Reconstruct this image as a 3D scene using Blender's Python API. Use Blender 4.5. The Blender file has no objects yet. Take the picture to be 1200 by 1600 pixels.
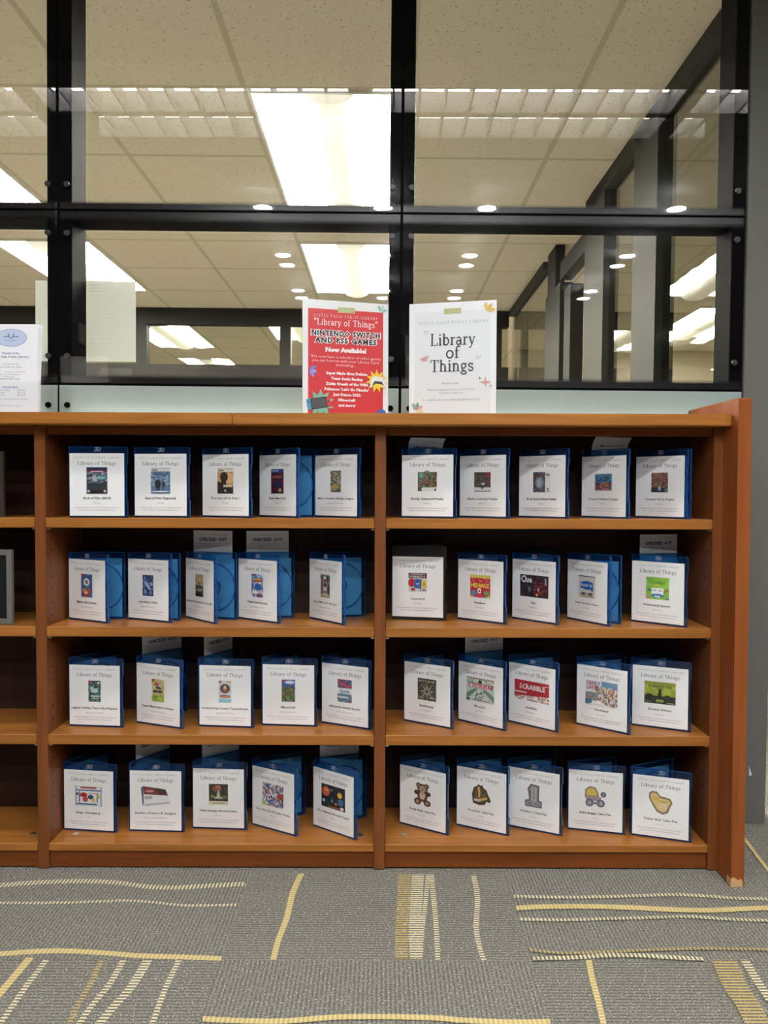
import bpy, bmesh, math, random
from mathutils import Matrix, Vector

# ------------------------------------------------------------------ camera, world, exposure
F_PX, CX, CY = 1200.0, 600.0, 800.0          # the frame is 1200 x 1600
H_CAM = 0.928                                # eye height
PITCH = math.atan(35.0 / F_PX)               # looking slightly down
ROLL = 0.003
scene = bpy.context.scene
COL = scene.collection

R0, U0, F0 = Vector((1, 0, 0)), Vector((0, math.sin(PITCH), math.cos(PITCH))), Vector((0, math.cos(PITCH), -math.sin(PITCH)))
CR = R0 * math.cos(ROLL) + U0 * math.sin(ROLL)
CU = U0 * math.cos(ROLL) - R0 * math.sin(ROLL)
EYE = Vector((0, 0, H_CAM))
cam_data = bpy.data.cameras.new('camera')
cam_data.sensor_fit = 'VERTICAL'
cam_data.sensor_height = 36.0
cam_data.sensor_width = 27.0
cam_data.lens = 36.0 * F_PX / 1600.0
cam_data.clip_start, cam_data.clip_end = 0.02, 100
cam = bpy.data.objects.new('camera', cam_data)
COL.objects.link(cam)
cam.matrix_world = Matrix((
    (CR.x, CU.x, -F0.x, EYE.x), (CR.y, CU.y, -F0.y, EYE.y), (CR.z, CU.z, -F0.z, EYE.z), (0, 0, 0, 1)))
scene.camera = cam

world = bpy.data.worlds.new('world')
scene.world = world
world.use_nodes = True
world.node_tree.nodes['Background'].inputs[0].default_value = (0.9, 0.92, 1.0, 1)
world.node_tree.nodes['Background'].inputs[1].default_value = 0.02
scene.view_settings.view_transform = 'Standard'
scene.view_settings.look = 'None'
scene.view_settings.exposure = 0.0
scene.view_settings.gamma = 1.0
scene.view_settings.use_curve_mapping = False
scene.cycles.transparent_max_bounces = 32
scene.cycles.max_bounces = 10

L_LOUVER = 25.0        # radiance of the louvred library lights
L_DOWN = 520.0          # recessed downlights
L_OFFICE = 102.0         # office fluorescent reflectors
L_OFFICE_BASKET = 1.0


def ray(u, v):
    return F0 + CR * ((u - CX) / F_PX) + CU * ((CY - v) / F_PX)


def at_y(u, v, y):
    d = ray(u, v)
    return EYE + d * (y / d.y)


def at_z(u, v, z):
    d = ray(u, v)
    return EYE + d * ((z - H_CAM) / d.z)


# the glazed partition and the office behind it lean very slightly against the bookcase
LEAN = Matrix.Translation(EYE) @ Matrix.Rotation(0.007, 4, 'Y') @ Matrix.Translation(-EYE)
LEAN_INV = LEAN.inverted()


def lean_y(u, v, y):
    return LEAN_INV @ at_y(u, v, y)


# ------------------------------------------------------------------ helpers
def s2l(c):
    return c / 12.92 if c <= 0.04045 else ((c + 0.055) / 1.055) ** 2.4


def rgb(h):
    h = h.lstrip('#')
    return tuple(s2l(int(h[i:i + 2], 16) / 255.0) for i in (0, 2, 4))


def tag(o, label=None, cat=None, group=None, kind=None):
    if label: o['label'] = label
    if cat: o['category'] = cat
    if group: o['group'] = group
    if kind: o['kind'] = kind
    return o


def empty(name, loc=(0, 0, 0), rz=0.0):
    o = bpy.data.objects.new(name, None)
    o.empty_display_size = 0.05
    COL.objects.link(o)
    o.location = loc
    o.rotation_euler = (0, 0, rz)
    return o


def link(name, me, mat=None, parent=None, matrix=None):
    o = bpy.data.objects.new(name, me)
    COL.objects.link(o)
    if mat is not None and not me.materials:
        me.materials.append(mat)
    if parent is not None:
        o.parent = parent
    if matrix is not None:
        o.matrix_world = matrix
    return o


def to_mesh(name, bm, smooth=False):
    bmesh.ops.recalc_face_normals(bm, faces=bm.faces)
    me = bpy.data.meshes.new(name)
    bm.to_mesh(me)
    bm.free()
    if smooth:
        for p in me.polygons:
            p.use_smooth = True
    return me


def add_box(bm, a, b, bevel=0.0, seg=1):
    a, b = [min(p, q) for p, q in zip(a, b)], [max(p, q) for p, q in zip(a, b)]
    g = bmesh.ops.create_cube(bm, size=1.0)
    vs = g['verts']
    for v in vs:
        v.co = Vector([(a[i] + b[i]) / 2 + v.co[i] * (b[i] - a[i]) for i in range(3)])
    if bevel > 0:
        es = list({e for v in vs for e in v.link_edges})
        bmesh.ops.bevel(bm, geom=es, offset=bevel, segments=seg, affect='EDGES', clamp_overlap=True)
    return bm


def box_mesh(name, a, b, bevel=0.0, seg=1):
    bm = bmesh.new()
    add_box(bm, a, b, bevel, seg)
    return to_mesh(name, bm)


def box(name, a, b, mat, parent=None, bevel=0.0, seg=1, matrix=None):
    return link(name, box_mesh(name, a, b, bevel, seg), mat, parent, matrix)


def add_cyl(bm, p, q, r, n=20, r2=None):
    p, q = Vector(p), Vector(q)
    d = q - p
    m = Matrix.Translation((p + q) / 2) @ d.to_track_quat('Z', 'Y').to_matrix().to_4x4()
    bmesh.ops.create_cone(bm, cap_ends=True, segments=n, radius1=r, radius2=r if r2 is None else r2, depth=d.length, matrix=m)
    return bm


def prism(bm, pts, axis, a, b):
    """extrude a 2D outline along an axis ('x' outlines are (y,z), 'y' are (x,z), 'z' are (x,y))"""
    def P(p, t):
        return {'x': (t, p[0], p[1]), 'y': (p[0], t, p[1]), 'z': (p[0], p[1], t)}[axis]
    va = [bm.verts.new(P(p, a)) for p in pts]
    vb = [bm.verts.new(P(p, b)) for p in pts]
    bm.faces.new(va)
    bm.faces.new(vb[::-1])
    n = len(pts)
    for i in range(n):
        bm.faces.new((va[i], va[(i + 1) % n], vb[(i + 1) % n], vb[i]))
    return bm


# ------------------------------------------------------------------ materials
MATS = {}


def new_mat(name):
    m = bpy.data.materials.new(name)
    m.use_nodes = True
    nt = m.node_tree
    return m, nt, nt.nodes, nt.links, nt.nodes['Principled BSDF']


def plain(name, col, rough=0.5, metal=0.0, coat=0.0, spec=0.5):
    m, nt, N, L, b = new_mat(name)
    b.inputs['Base Color'].default_value = (*col, 1)
    b.inputs['Roughness'].default_value = rough
    b.inputs['Metallic'].default_value = metal
    b.inputs['Specular IOR Level'].default_value = spec
    b.inputs['Coat Weight'].default_value = coat
    return m


def emitter(name, col, strength):
    m, nt, N, L, b = new_mat(name)
    b.inputs['Base Color'].default_value = (0.8, 0.8, 0.8, 1)
    b.inputs['Emission Color'].default_value = (*col, 1)
    b.inputs['Emission Strength'].default_value = strength
    return m


def wood(name, c_dark, c_light, axis='x', rough=0.38, scale=1.0):
    m, nt, N, L, b = new_mat(name)
    tc = N.new('ShaderNodeTexCoord')
    mp = N.new('ShaderNodeMapping')
    s = {'x': (1.6, 26, 26), 'z': (26, 26, 1.6), 'y': (26, 1.6, 26)}[axis]
    mp.inputs['Scale'].default_value = [k * scale for k in s]
    n1 = N.new('ShaderNodeTexNoise')
    n1.inputs['Scale'].default_value = 2.2
    n1.inputs['Detail'].default_value = 6
    n1.inputs['Distortion'].default_value = 0.6
    n2 = N.new('ShaderNodeTexNoise')
    n2.inputs['Scale'].default_value = 0.5
    n2.inputs['Detail'].default_value = 2
    mix = N.new('ShaderNodeMath'); mix.operation = 'MULTIPLY_ADD'
    mix.inputs[1].default_value = 0.65
    mul = N.new('ShaderNodeMath'); mul.operation = 'MULTIPLY'; mul.inputs[1].default_value = 0.35
    ramp = N.new('ShaderNodeValToRGB')
    ramp.color_ramp.elements[0].position = 0.30
    ramp.color_ramp.elements[0].color = (*c_dark, 1)
    ramp.color_ramp.elements[1].position = 0.68
    ramp.color_ramp.elements[1].color = (*c_light, 1)
    L.new(tc.outputs['Object'], mp.inputs['Vector'])
    L.new(mp.outputs[0], n1.inputs['Vector'])
    L.new(mp.outputs[0], n2.inputs['Vector'])
    L.new(n2.outputs['Fac'], mul.inputs[0])
    L.new(n1.outputs['Fac'], mix.inputs[0])
    L.new(mul.outputs[0], mix.inputs[2])
    L.new(mix.outputs[0], ramp.inputs[0])
    L.new(ramp.outputs[0], b.inputs['Base Color'])
    b.inputs['Roughness'].default_value = rough
    b.inputs['Specular IOR Level'].default_value = 0.28
    bump = N.new('ShaderNodeBump')
    bump.inputs['Strength'].default_value = 0.05
    L.new(n1.outputs['Fac'], bump.inputs['Height'])
    L.new(bump.outputs[0], b.inputs['Normal'])
    return m


def see_through(name, tint, body=None, body_fac=0.0, rough=0.02, ior=1.45, wave=0.0, extra=1.0):
    """thin clear or tinted sheet: transparency, a mirror layer that grows at grazing angles, a little body colour"""
    m = bpy.data.materials.new(name)
    m.use_nodes = True
    nt = m.node_tree
    N, L = nt.nodes, nt.links
    N.clear()
    out = N.new('ShaderNodeOutputMaterial')
    tr = N.new('ShaderNodeBsdfTransparent'); tr.inputs[0].default_value = (*tint, 1)
    gl = N.new('ShaderNodeBsdfGlossy'); gl.inputs['Roughness'].default_value = rough
    lw = N.new('ShaderNodeFresnel'); lw.inputs['IOR'].default_value = ior
    geo = N.new('ShaderNodeNewGeometry')
    inv = N.new('ShaderNodeMath'); inv.operation = 'SUBTRACT'; inv.inputs[0].default_value = 1.0
    mul = N.new('ShaderNodeMath'); mul.operation = 'MULTIPLY'
    mul2 = N.new('ShaderNodeMath'); mul2.operation = 'MULTIPLY'; mul2.inputs[1].default_value = extra; mul2.use_clamp = True
    L.new(geo.outputs['Backfacing'], inv.inputs[1])
    L.new(lw.outputs[0], mul.inputs[0])
    L.new(inv.outputs[0], mul.inputs[1])
    L.new(mul.outputs[0], mul2.inputs[0])
    base = tr
    if body is not None and body_fac > 0:
        df = N.new('ShaderNodeBsdfDiffuse'); df.inputs[0].default_value = (*body, 1)
        mb = N.new('ShaderNodeMixShader'); mb.inputs[0].default_value = body_fac
        L.new(tr.outputs[0], mb.inputs[1]); L.new(df.outputs[0], mb.inputs[2])
        base = mb
    if wave > 0:
        tc = N.new('ShaderNodeTexCoord')
        nz = N.new('ShaderNodeTexNoise'); nz.inputs['Scale'].default_value = 5.0; nz.inputs['Detail'].default_value = 1.0
        bp = N.new('ShaderNodeBump'); bp.inputs['Strength'].default_value = wave; bp.inputs['Distance'].default_value = 0.02
        L.new(tc.outputs['Object'], nz.inputs['Vector']); L.new(nz.outputs['Fac'], bp.inputs['Height'])
        L.new(bp.outputs[0], gl.inputs['Normal'])
    ms = N.new('ShaderNodeMixShader')
    L.new(mul2.outputs[0], ms.inputs[0]); L.new(base.outputs[0], ms.inputs[1]); L.new(gl.outputs[0], ms.inputs[2])
    L.new(ms.outputs[0], out.inputs[0])
    return m


def printed_material(thin=0.0):
    m, nt, N, L, b = new_mat('printed_paper')
    a = N.new('ShaderNodeAttribute'); a.attribute_name = 'print'
    L.new(a.outputs['Color'], b.inputs['Base Color'])
    b.inputs['Roughness'].default_value = 0.42
    b.inputs['Coat Weight'].default_value = 0.25
    b.inputs['Coat Roughness'].default_value = 0.12
    if thin:
        tl = N.new('ShaderNodeBsdfTranslucent')
        ms = N.new('ShaderNodeMixShader'); ms.inputs[0].default_value = thin
        L.new(a.outputs['Color'], tl.inputs[0]); L.new(b.outputs[0], ms.inputs[1]); L.new(tl.outputs[0], ms.inputs[2])
        L.new(ms.outputs[0], N['Material Output'].inputs[0])
    return m


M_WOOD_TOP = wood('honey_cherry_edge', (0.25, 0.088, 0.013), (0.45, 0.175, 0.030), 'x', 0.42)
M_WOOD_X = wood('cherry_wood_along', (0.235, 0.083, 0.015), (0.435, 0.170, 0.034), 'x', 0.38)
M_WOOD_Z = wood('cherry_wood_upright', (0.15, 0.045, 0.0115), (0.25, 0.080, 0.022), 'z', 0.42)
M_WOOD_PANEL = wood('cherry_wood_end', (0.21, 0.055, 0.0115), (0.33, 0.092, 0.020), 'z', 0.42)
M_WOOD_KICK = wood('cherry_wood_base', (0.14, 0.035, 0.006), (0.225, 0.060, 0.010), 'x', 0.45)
M_WOOD_BACK_SHADED = wood('cherry_wood_back_shaded', (0.026, 0.010, 0.0055), (0.042, 0.016, 0.008), 'z', 0.6)  # same cherry darkened: the shade inside the shelves is put into its colour
M_WOOD_RAW = plain('bare_chipped_wood', rgb('d2a878'), 0.8)
M_STEEL = plain('nickel_metal', (0.62, 0.60, 0.56), 0.3, 1.0)
M_BLACK = plain('black_frame_metal', (0.004, 0.004, 0.0045), 0.6, spec=0.02)
M_GASKET = plain('black_gasket', (0.002, 0.002, 0.002), 0.8)
M_BOLT = plain('dark_bolt_cap', (0.030, 0.030, 0.032), 0.4)
M_GREY = plain('grey_enamel_pillar', rgb('6a6a64'), 0.6, spec=0.25)
M_GREYPOST = plain('grey_office_post', rgb('302f2b'), 0.6, spec=.15)
M_DARKPOST = plain('dark_grey_post', rgb('211f1d'), 0.6, spec=.15)
M_WHITE = plain('white_paint', (0.78, 0.77, 0.74), 0.6)
M_WALL = plain('warm_wall_paint', (0.62, 0.55, 0.42), 0.8)
M_LIBWALL = plain('library_wall_paint', (0.22, 0.215, 0.20), 0.9)
M_LIBCEIL = plain('library_ceiling_board', (0.10, 0.10, 0.095), 0.9)
M_GLASS = see_through('window_glass', (0.975, 0.98, 0.97), rough=0.0, ior=1.5, extra=1.5)
M_GLASS_IN = see_through('office_partition_glass', (0.80, 0.81, 0.77), rough=0.0, ior=1.5, wave=0.03, extra=1.8)
M_ACRYLIC = see_through('clear_acrylic', (0.985, 0.99, 0.993), rough=0.03, ior=1.45, extra=1.2)
M_BLUE = see_through('translucent_blue_plastic', (0.56, 0.79, 0.93), (0.02, 0.10, 0.32), 0.07, 0.12, 1.45)
M_BLUERIM = see_through('thick_blue_plastic_edge', (0.40, 0.66, 0.88), (0.035, 0.15, 0.44), 0.42, 0.15, 1.45)
M_BLACKPLASTIC = plain('black_case_plastic', (0.010, 0.011, 0.012), 0.28)
M_SILVER = plain('silver_logo_print', (0.55, 0.60, 0.66), 0.4)
M_PRINT = printed_material()
M_THIN = printed_material(0.45)


def frosted():
    m, nt, N, L, b = new_mat('frosted_pale_glass')
    b.inputs['Base Color'].default_value = (0.56, 0.64, 0.61, 1)
    b.inputs['Roughness'].default_value = 0.22
    tl = N.new('ShaderNodeBsdfTranslucent'); tl.inputs[0].default_value = (0.84, 0.95, 0.97, 1)
    ms = N.new('ShaderNodeMixShader'); ms.inputs[0].default_value = 0.58
    out = N['Material Output']
    L.new(b.outputs[0], ms.inputs[1]); L.new(tl.outputs[0], ms.inputs[2]); L.new(ms.outputs[0], out.inputs[0])
    return m


M_FROST = frosted()


def frit_material():
    """black printed border: solid at the pane edge, fading into fine dots towards the clear glass (object z, 0 = edge, 1 = clear)"""
    m = bpy.data.materials.new('black_frit_print')
    m.use_nodes = True
    nt = m.node_tree; N, L = nt.nodes, nt.links
    N.clear()
    out = N.new('ShaderNodeOutputMaterial')
    a = N.new('ShaderNodeAttribute'); a.attribute_name = 'fade'
    d = N.new('ShaderNodeBsdfPrincipled'); d.inputs['Base Color'].default_value = (0.006, 0.006, 0.007, 1); d.inputs['Roughness'].default_value = 0.3
    t = N.new('ShaderNodeBsdfTransparent')
    ms = N.new('ShaderNodeMixShader')
    sm = N.new('ShaderNodeMapRange'); sm.interpolation_type = 'SMOOTHSTEP'
    L.new(a.outputs['Fac'], sm.inputs[0])
    L.new(sm.outputs[0], ms.inputs[0]); L.new(d.outputs[0], ms.inputs[1]); L.new(t.outputs[0], ms.inputs[2])
    L.new(ms.outputs[0], out.inputs[0])
    return m


M_FRIT = frit_material()


def ceiling_tile_material(x0, px, y0, py):
    """speckled mineral board in a lay-in grid of narrow painted tee bars"""
    m, nt, N, L, b = new_mat('speckled_ceiling_board')
    tc = N.new('ShaderNodeTexCoord')
    sp = N.new('ShaderNodeSeparateXYZ')
    L.new(tc.outputs['Object'], sp.inputs[0])

    def bar(out, o, p, w):
        s = N.new('ShaderNodeMath'); s.operation = 'SUBTRACT'; s.inputs[1].default_value = o
        d = N.new('ShaderNodeMath'); d.operation = 'DIVIDE'; d.inputs[1].default_value = p
        r = N.new('ShaderNodeMath'); r.operation = 'FRACT'
        h = N.new('ShaderNodeMath'); h.operation = 'SUBTRACT'; h.inputs[1].default_value = 0.5
        ab = N.new('ShaderNodeMath'); ab.operation = 'ABSOLUTE'
        g = N.new('ShaderNodeMath'); g.operation = 'GREATER_THAN'; g.inputs[1].default_value = 0.5 - w / p / 2
        L.new(out, s.inputs[0]); L.new(s.outputs[0], d.inputs[0]); L.new(d.outputs[0], r.inputs[0])
        L.new(r.outputs[0], h.inputs[0]); L.new(h.outputs[0], ab.inputs[0]); L.new(ab.outputs[0], g.inputs[0])
        return g
    gx = bar(sp.outputs['X'], x0, px, 0.024)
    gy = bar(sp.outputs['Y'], y0, py, 0.024)
    mx = N.new('ShaderNodeMath'); mx.operation = 'MAXIMUM'
    L.new(gx.outputs[0], mx.inputs[0]); L.new(gy.outputs[0], mx.inputs[1])
    nz = N.new('ShaderNodeTexVoronoi'); nz.inputs['Scale'].default_value = 75
    nz2 = N.new('ShaderNodeTexNoise'); nz2.inputs['Scale'].default_value = 60; nz2.inputs['Detail'].default_value = 3
    L.new(tc.outputs['Object'], nz.inputs['Vector']); L.new(tc.outputs['Object'], nz2.inputs['Vector'])
    lt = N.new('ShaderNodeMapRange'); lt.inputs[1].default_value = 0.16; lt.inputs[2].default_value = 0.30
    lt.inputs[3].default_value = 0.25; lt.inputs[4].default_value = 1.0
    L.new(nz.outputs['Distance'], lt.inputs[0])
    rp = N.new('ShaderNodeMapRange'); rp.inputs[1].default_value = 0.50; rp.inputs[2].default_value = 0.58
    rp.inputs[3].default_value = 1.0; rp.inputs[4].default_value = 0.0
    L.new(nz2.outputs['Fac'], rp.inputs[0])
    mm = N.new('ShaderNodeMath'); mm.operation = 'MAXIMUM'
    L.new(lt.outputs[0], mm.inputs[0]); L.new(rp.outputs[0], mm.inputs[1])
    c1 = N.new('ShaderNodeMixRGB'); c1.inputs[1].default_value = (0.19, 0.16, 0.11, 1); c1.inputs[2].default_value = (0.67, 0.595, 0.49, 1)
    L.new(mm.outputs[0], c1.inputs[0])
    c2 = N.new('ShaderNodeMixRGB'); c2.inputs[2].default_value = (0.51, 0.445, 0.345, 1)
    L.new(mx.outputs[0], c2.inputs[0]); L.new(c1.outputs[0], c2.inputs[1])
    L.new(c2.outputs[0], b.inputs['Base Color'])
    b.inputs['Roughness'].default_value = 0.9
    b.inputs['Specular IOR Level'].default_value = 0.1
    return m


TILE = 0.61
T_ORG = at_z(345, 1500, 0.0)


def carpet_material(name, yarn=None, solid=False):
    """loop-pile carpet tiles laid quarter-turn: ribs alternate direction tile by tile; yarn stripes keep the rib"""
    m, nt, N, L, b = new_mat(name)
    tc = N.new('ShaderNodeTexCoord')
    sp = N.new('ShaderNodeSeparateXYZ'); L.new(tc.outputs['Object'], sp.inputs[0])

    def mth(op, a, c=None, bb=None):
        n = N.new('ShaderNodeMath'); n.operation = op
        if hasattr(a, 'links'): L.new(a, n.inputs[0])
        else: n.inputs[0].default_value = a
        if c is not None:
            if hasattr(c, 'links'): L.new(c, n.inputs[1])
            else: n.inputs[1].default_value = c
        if bb is not None:
            if hasattr(bb, 'links'): L.new(bb, n.inputs[2])
            else: n.inputs[2].default_value = bb
        return n.outputs[0]
    X, Y = sp.outputs['X'], sp.outputs['Y']
    ix = mth('FLOOR', mth('DIVIDE', mth('SUBTRACT', X, T_ORG.x), TILE))
    iy = mth('FLOOR', mth('DIVIDE', mth('SUBTRACT', Y, T_ORG.y), TILE))
    par = mth('PINGPONG', mth('ADD', ix, iy), 1.0)
    mixr = N.new('ShaderNodeMix'); mixr.data_type = 'FLOAT'
    L.new(par, mixr.inputs[0]); L.new(Y, mixr.inputs[2]); L.new(X, mixr.inputs[3])
    rib = mth('MULTIPLY_ADD', mth('SINE', mth('MULTIPLY', mixr.outputs[0], 2 * math.pi / 0.0085)), 0.5, 0.5)
    nz = N.new('ShaderNodeTexNoise'); nz.inputs['Scale'].default_value = 300; nz.inputs['Detail'].default_value = 2
    nz3 = N.new('ShaderNodeTexNoise'); nz3.inputs['Scale'].default_value = 160; nz3.inputs['Detail'].default_value = 3
    L.new(tc.outputs['Object'], nz.inputs['Vector']); L.new(tc.outputs['Object'], nz3.inputs['Vector'])
    fleck = N.new('ShaderNodeMapRange'); fleck.inputs[1].default_value = 0.57; fleck.inputs[2].default_value = 0.72
    L.new(nz.outputs['Fac'], fleck.inputs[0])
    c1 = N.new('ShaderNodeMixRGB'); c1.inputs[1].default_value = (0.100, 0.095, 0.080, 1); c1.inputs[2].default_value = (0.265, 0.252, 0.216, 1)
    k = mth('MULTIPLY_ADD', rib, 0.62, mth('MULTIPLY', nz3.outputs['Fac'], 0.4))
    L.new(k, c1.inputs[0])
    c2 = N.new('ShaderNodeMixRGB'); c2.inputs[2].default_value = (0.80, 0.76, 0.64, 1)
    L.new(mth('MULTIPLY', fleck.outputs[0], 0.85), c2.inputs[0]); L.new(c1.outputs[0], c2.inputs[1])
    col = c2.outputs[0]
    if yarn is not None:
        c3 = N.new('ShaderNodeMixRGB'); c3.inputs[1].default_value = (yarn[0] * .72, yarn[1] * .70, yarn[2] * .62, 1); c3.inputs[2].default_value = (*yarn, 1)
        L.new(rib, c3.inputs[0])
        if solid:
            col = c3.outputs[0]
        else:
            gate = N.new('ShaderNodeMapRange'); gate.inputs[1].default_value = 0.30; gate.inputs[2].default_value = 0.55
            L.new(rib, gate.inputs[0])
            c4 = N.new('ShaderNodeMixRGB'); L.new(gate.outputs[0], c4.inputs[0]); L.new(c2.outputs[0], c4.inputs[1]); L.new(c3.outputs[0], c4.inputs[2])
            col = c4.outputs[0]
    L.new(col, b.inputs['Base Color'])
    b.inputs['Roughness'].default_value = 0.95
    b.inputs['Specular IOR Level'].default_value = 0.1
    bp = N.new('ShaderNodeBump'); bp.inputs['Strength'].default_value = 0.5; bp.inputs['Distance'].default_value = 0.002
    L.new(mth('ADD', rib, mth('MULTIPLY', nz.outputs['Fac'], 0.8)), bp.inputs['Height']); L.new(bp.outputs[0], b.inputs['Normal'])
    return m


# ------------------------------------------------------------------ measured levels
Y_FACE = 1.847         # front of shelves and uprights
Y_BACK = 2.066         # inside of the bookcase back
Y_TOP = 1.800          # front edge of the worktop
Y_GLASS = 2.115        # outer face of the glazing


def zf(v, y=Y_FACE):
    return at_y(600, v, y).z


def xf(u, v=1020, y=Y_FACE):
    return at_y(u, v, y).x


Z_TOP, Z_TOP_UNDER = zf(645.3, Y_TOP), zf(664.0, Y_TOP)
Z_SHELF = [zf(810.5), zf(980.5), zf(1149.0), zf(1319.3)]
Z_UNDER = [zf(826.0), zf(996.0), zf(1164.5), zf(1331.0)]

# ------------------------------------------------------------------ floor
STRIPES = [  # polyline in picture points, width in px across, yarn
    ([(-60, 1388), (0, 1383.5), (60, 1379), (125, 1377), (180, 1379), (230, 1385.5), (275, 1387), (330, 1384), (384, 1381.5)], 6.5, 'c'),
    ([(-60, 1411), (80, 1411), (150, 1409), (200, 1407.5), (240, 1410), (290, 1415), (372, 1414)], 3.6, 'c'),
    ([(-60, 1495), (0, 1491), (60, 1487), (110, 1486.5), (170, 1490), (220, 1494), (290, 1496), (346, 1498.5)], 7.5, 'y'),
    ([(47, 1497), (0, 1553), (-30, 1590)], 13, 'y'),
    ([(73, 1500), (40, 1543), (20, 1572), (-8, 1612)], 10, 'c'),
    ([(158, 1502), (140, 1540), (122, 1570), (104, 1610)], 9, 'a'),
    ([(193, 1501), (170, 1540), (142, 1574), (118, 1610)], 10, 'c'),
    ([(231, 1501), (205, 1543), (175, 1577), (146, 1612)], 15, 'c'),
    ([(280, 1501), (260, 1542), (249, 1570), (234, 1612)], 9, 'c'),
    ([(471, 1366), (458, 1395), (448, 1435), (435, 1470), (427, 1500.5)], 9.5, 'y'),
    ([(632, 1368), (630, 1420), (627, 1460), (628, 1500)], 20, 'a'),
    ([(653, 1368), (650, 1420), (648, 1460), (650, 1500)], 19, 'c'),
    ([(669, 1368), (664, 1420), (659, 1460), (657, 1500)], 7, 'c'),
    ([(674, 1368), (679, 1420), (682, 1460), (684, 1501)], 8, 'c'),
    ([(740, 1369), (746, 1405), (744, 1450), (749, 1480), (756, 1502)], 8.5, 'c'),
    ([(317, 1594), (380, 1597), (450, 1597), (520, 1591.5), (600, 1590.5), (680, 1592.5), (720, 1596), (800, 1599), (860, 1598)], 8.5, 'y'),
    ([(803, 1402), (870, 1403.5), (930, 1403), (1000, 1401), (1060, 1399.5), (1110, 1402), (1150, 1405), (1240, 1407)], 4.5, 'c'),
    ([(806, 1420.5), (850, 1418.5), (920, 1418), (990, 1420), (1050, 1423), (1110, 1424), (1180, 1421), (1250, 1418)], 7.5, 'y'),
    ([(810, 1438), (880, 1439), (960, 1437), (1030, 1435), (1080, 1434), (1140, 1438), (1240, 1441)], 4.5, 'c'),
    ([(828, 1486), (880, 1491), (950, 1489), (1020, 1486), (1100, 1484), (1240, 1486)], 4.5, 'a'),
    ([(832, 1500.5), (900, 1498), (950, 1495), (1000, 1495), (1050, 1498), (1100, 1501)], 6.5, 'c'),
    ([(920, 1502), (925, 1530), (933, 1560), (945, 1610)], 9.5, 'y'),
    ([(1131, 1502), (1150, 1545), (1170, 1575), (1188, 1612)], 40, 'a'),
    ([(1163, 1502), (1180, 1530), (1205, 1568)], 14, 'c'),
    ([(1160, 1308), (1172, 1324), (1186, 1343), (1230, 1400)], 6, 'y'),
]


def build_floor():
    bm = bmesh.new()
    vs = [bm.verts.new(p) for p in ((-7, -6, 0), (7, -6, 0), (7, 14, 0), (-7, 14, 0))]
    f = bm.faces.new(vs); f.material_index = 0
    idx = {'c': 1, 'y': 2, 'a': 3}
    for si, (pts, w, k) in enumerate(STRIPES):
        # smooth the polyline
        fine = []
        n = len(pts)
        for i in range(n - 1):
            p0, p1, p2, p3 = pts[max(i - 1, 0)], pts[i], pts[i + 1], pts[min(i + 2, n - 1)]
            for s in range(6):
                t = s / 6.0
                fine.append(tuple(0.5 * (2 * p1[j] + (p2[j] - p0[j]) * t + (2 * p0[j] - 5 * p1[j] + 4 * p2[j] - p3[j]) * t * t + (3 * p1[j] - p0[j] - 3 * p2[j] + p3[j]) * t ** 3) for j in (0, 1)))
        fine.append(pts[-1])
        G = [at_z(u, v, 0.0) for u, v in fine]
        steep = abs(pts[-1][1] - pts[0][1]) > abs(pts[-1][0] - pts[0][0]) * 0.6
        L_, R_ = [], []
        for (u, v), g in zip(fine, G):
            if steep:
                a, c = at_z(u - w / 2, v, 0.0), at_z(u + w / 2, v, 0.0)
            else:
                a, c = at_z(u, v - w / 2, 0.0), at_z(u, v + w / 2, 0.0)
            a.z = c.z = 0.0006 + 0.00012 * si
            L_.append(bm.verts.new(a)); R_.append(bm.verts.new(c))
        for i in range(len(fine) - 1):
            q = bm.faces.new((L_[i], L_[i + 1], R_[i + 1], R_[i])); q.material_index = idx[k]
    for fc in bm.faces:
        fc.normal_update()
        if fc.normal.z < 0: fc.normal_flip()
    me = bpy.data.meshes.new('floor')
    bm.to_mesh(me); bm.free()
    for mm in (carpet_material('grey_loop_carpet'), carpet_material('cream_yarn', (0.76, 0.69, 0.44)), carpet_material('yellow_yarn', (0.72, 0.585, 0.28), True), carpet_material('amber_yarn', (0.55, 0.42, 0.17))):
        me.materials.append(mm)
    o = link('floor', me)
    tag(o, 'grey ribbed carpet tiles with wavy yellow and cream yarn stripes', 'carpet', kind='structure')


build_floor()

# ------------------------------------------------------------------ office beyond the glass (kept in the partition's own lean)
C_OFF = H_CAM + 1.54           # office ceiling height
GX0, GPX = 0.09, 0.645         # ceiling grid lines
GY0, GPY = 3.0, 0.61
Y_REAR = 6.62
X_PART = 1.055


def struct(name, me, mat, matrix=None, label=None, cat=None):
    o = link(name, me, mat, matrix=matrix)
    tag(o, label, cat, kind='structure')
    return o


M_TILE = ceiling_tile_material(GX0, GPX, GY0, GPY)
struct('ceiling', box_mesh('ceiling', (-6.9, 2.26, C_OFF), (6.9, 13.9, C_OFF + 0.05)), M_TILE, LEAN, 'beige speckled office ceiling tiles seen through the glass', 'ceiling')


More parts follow.
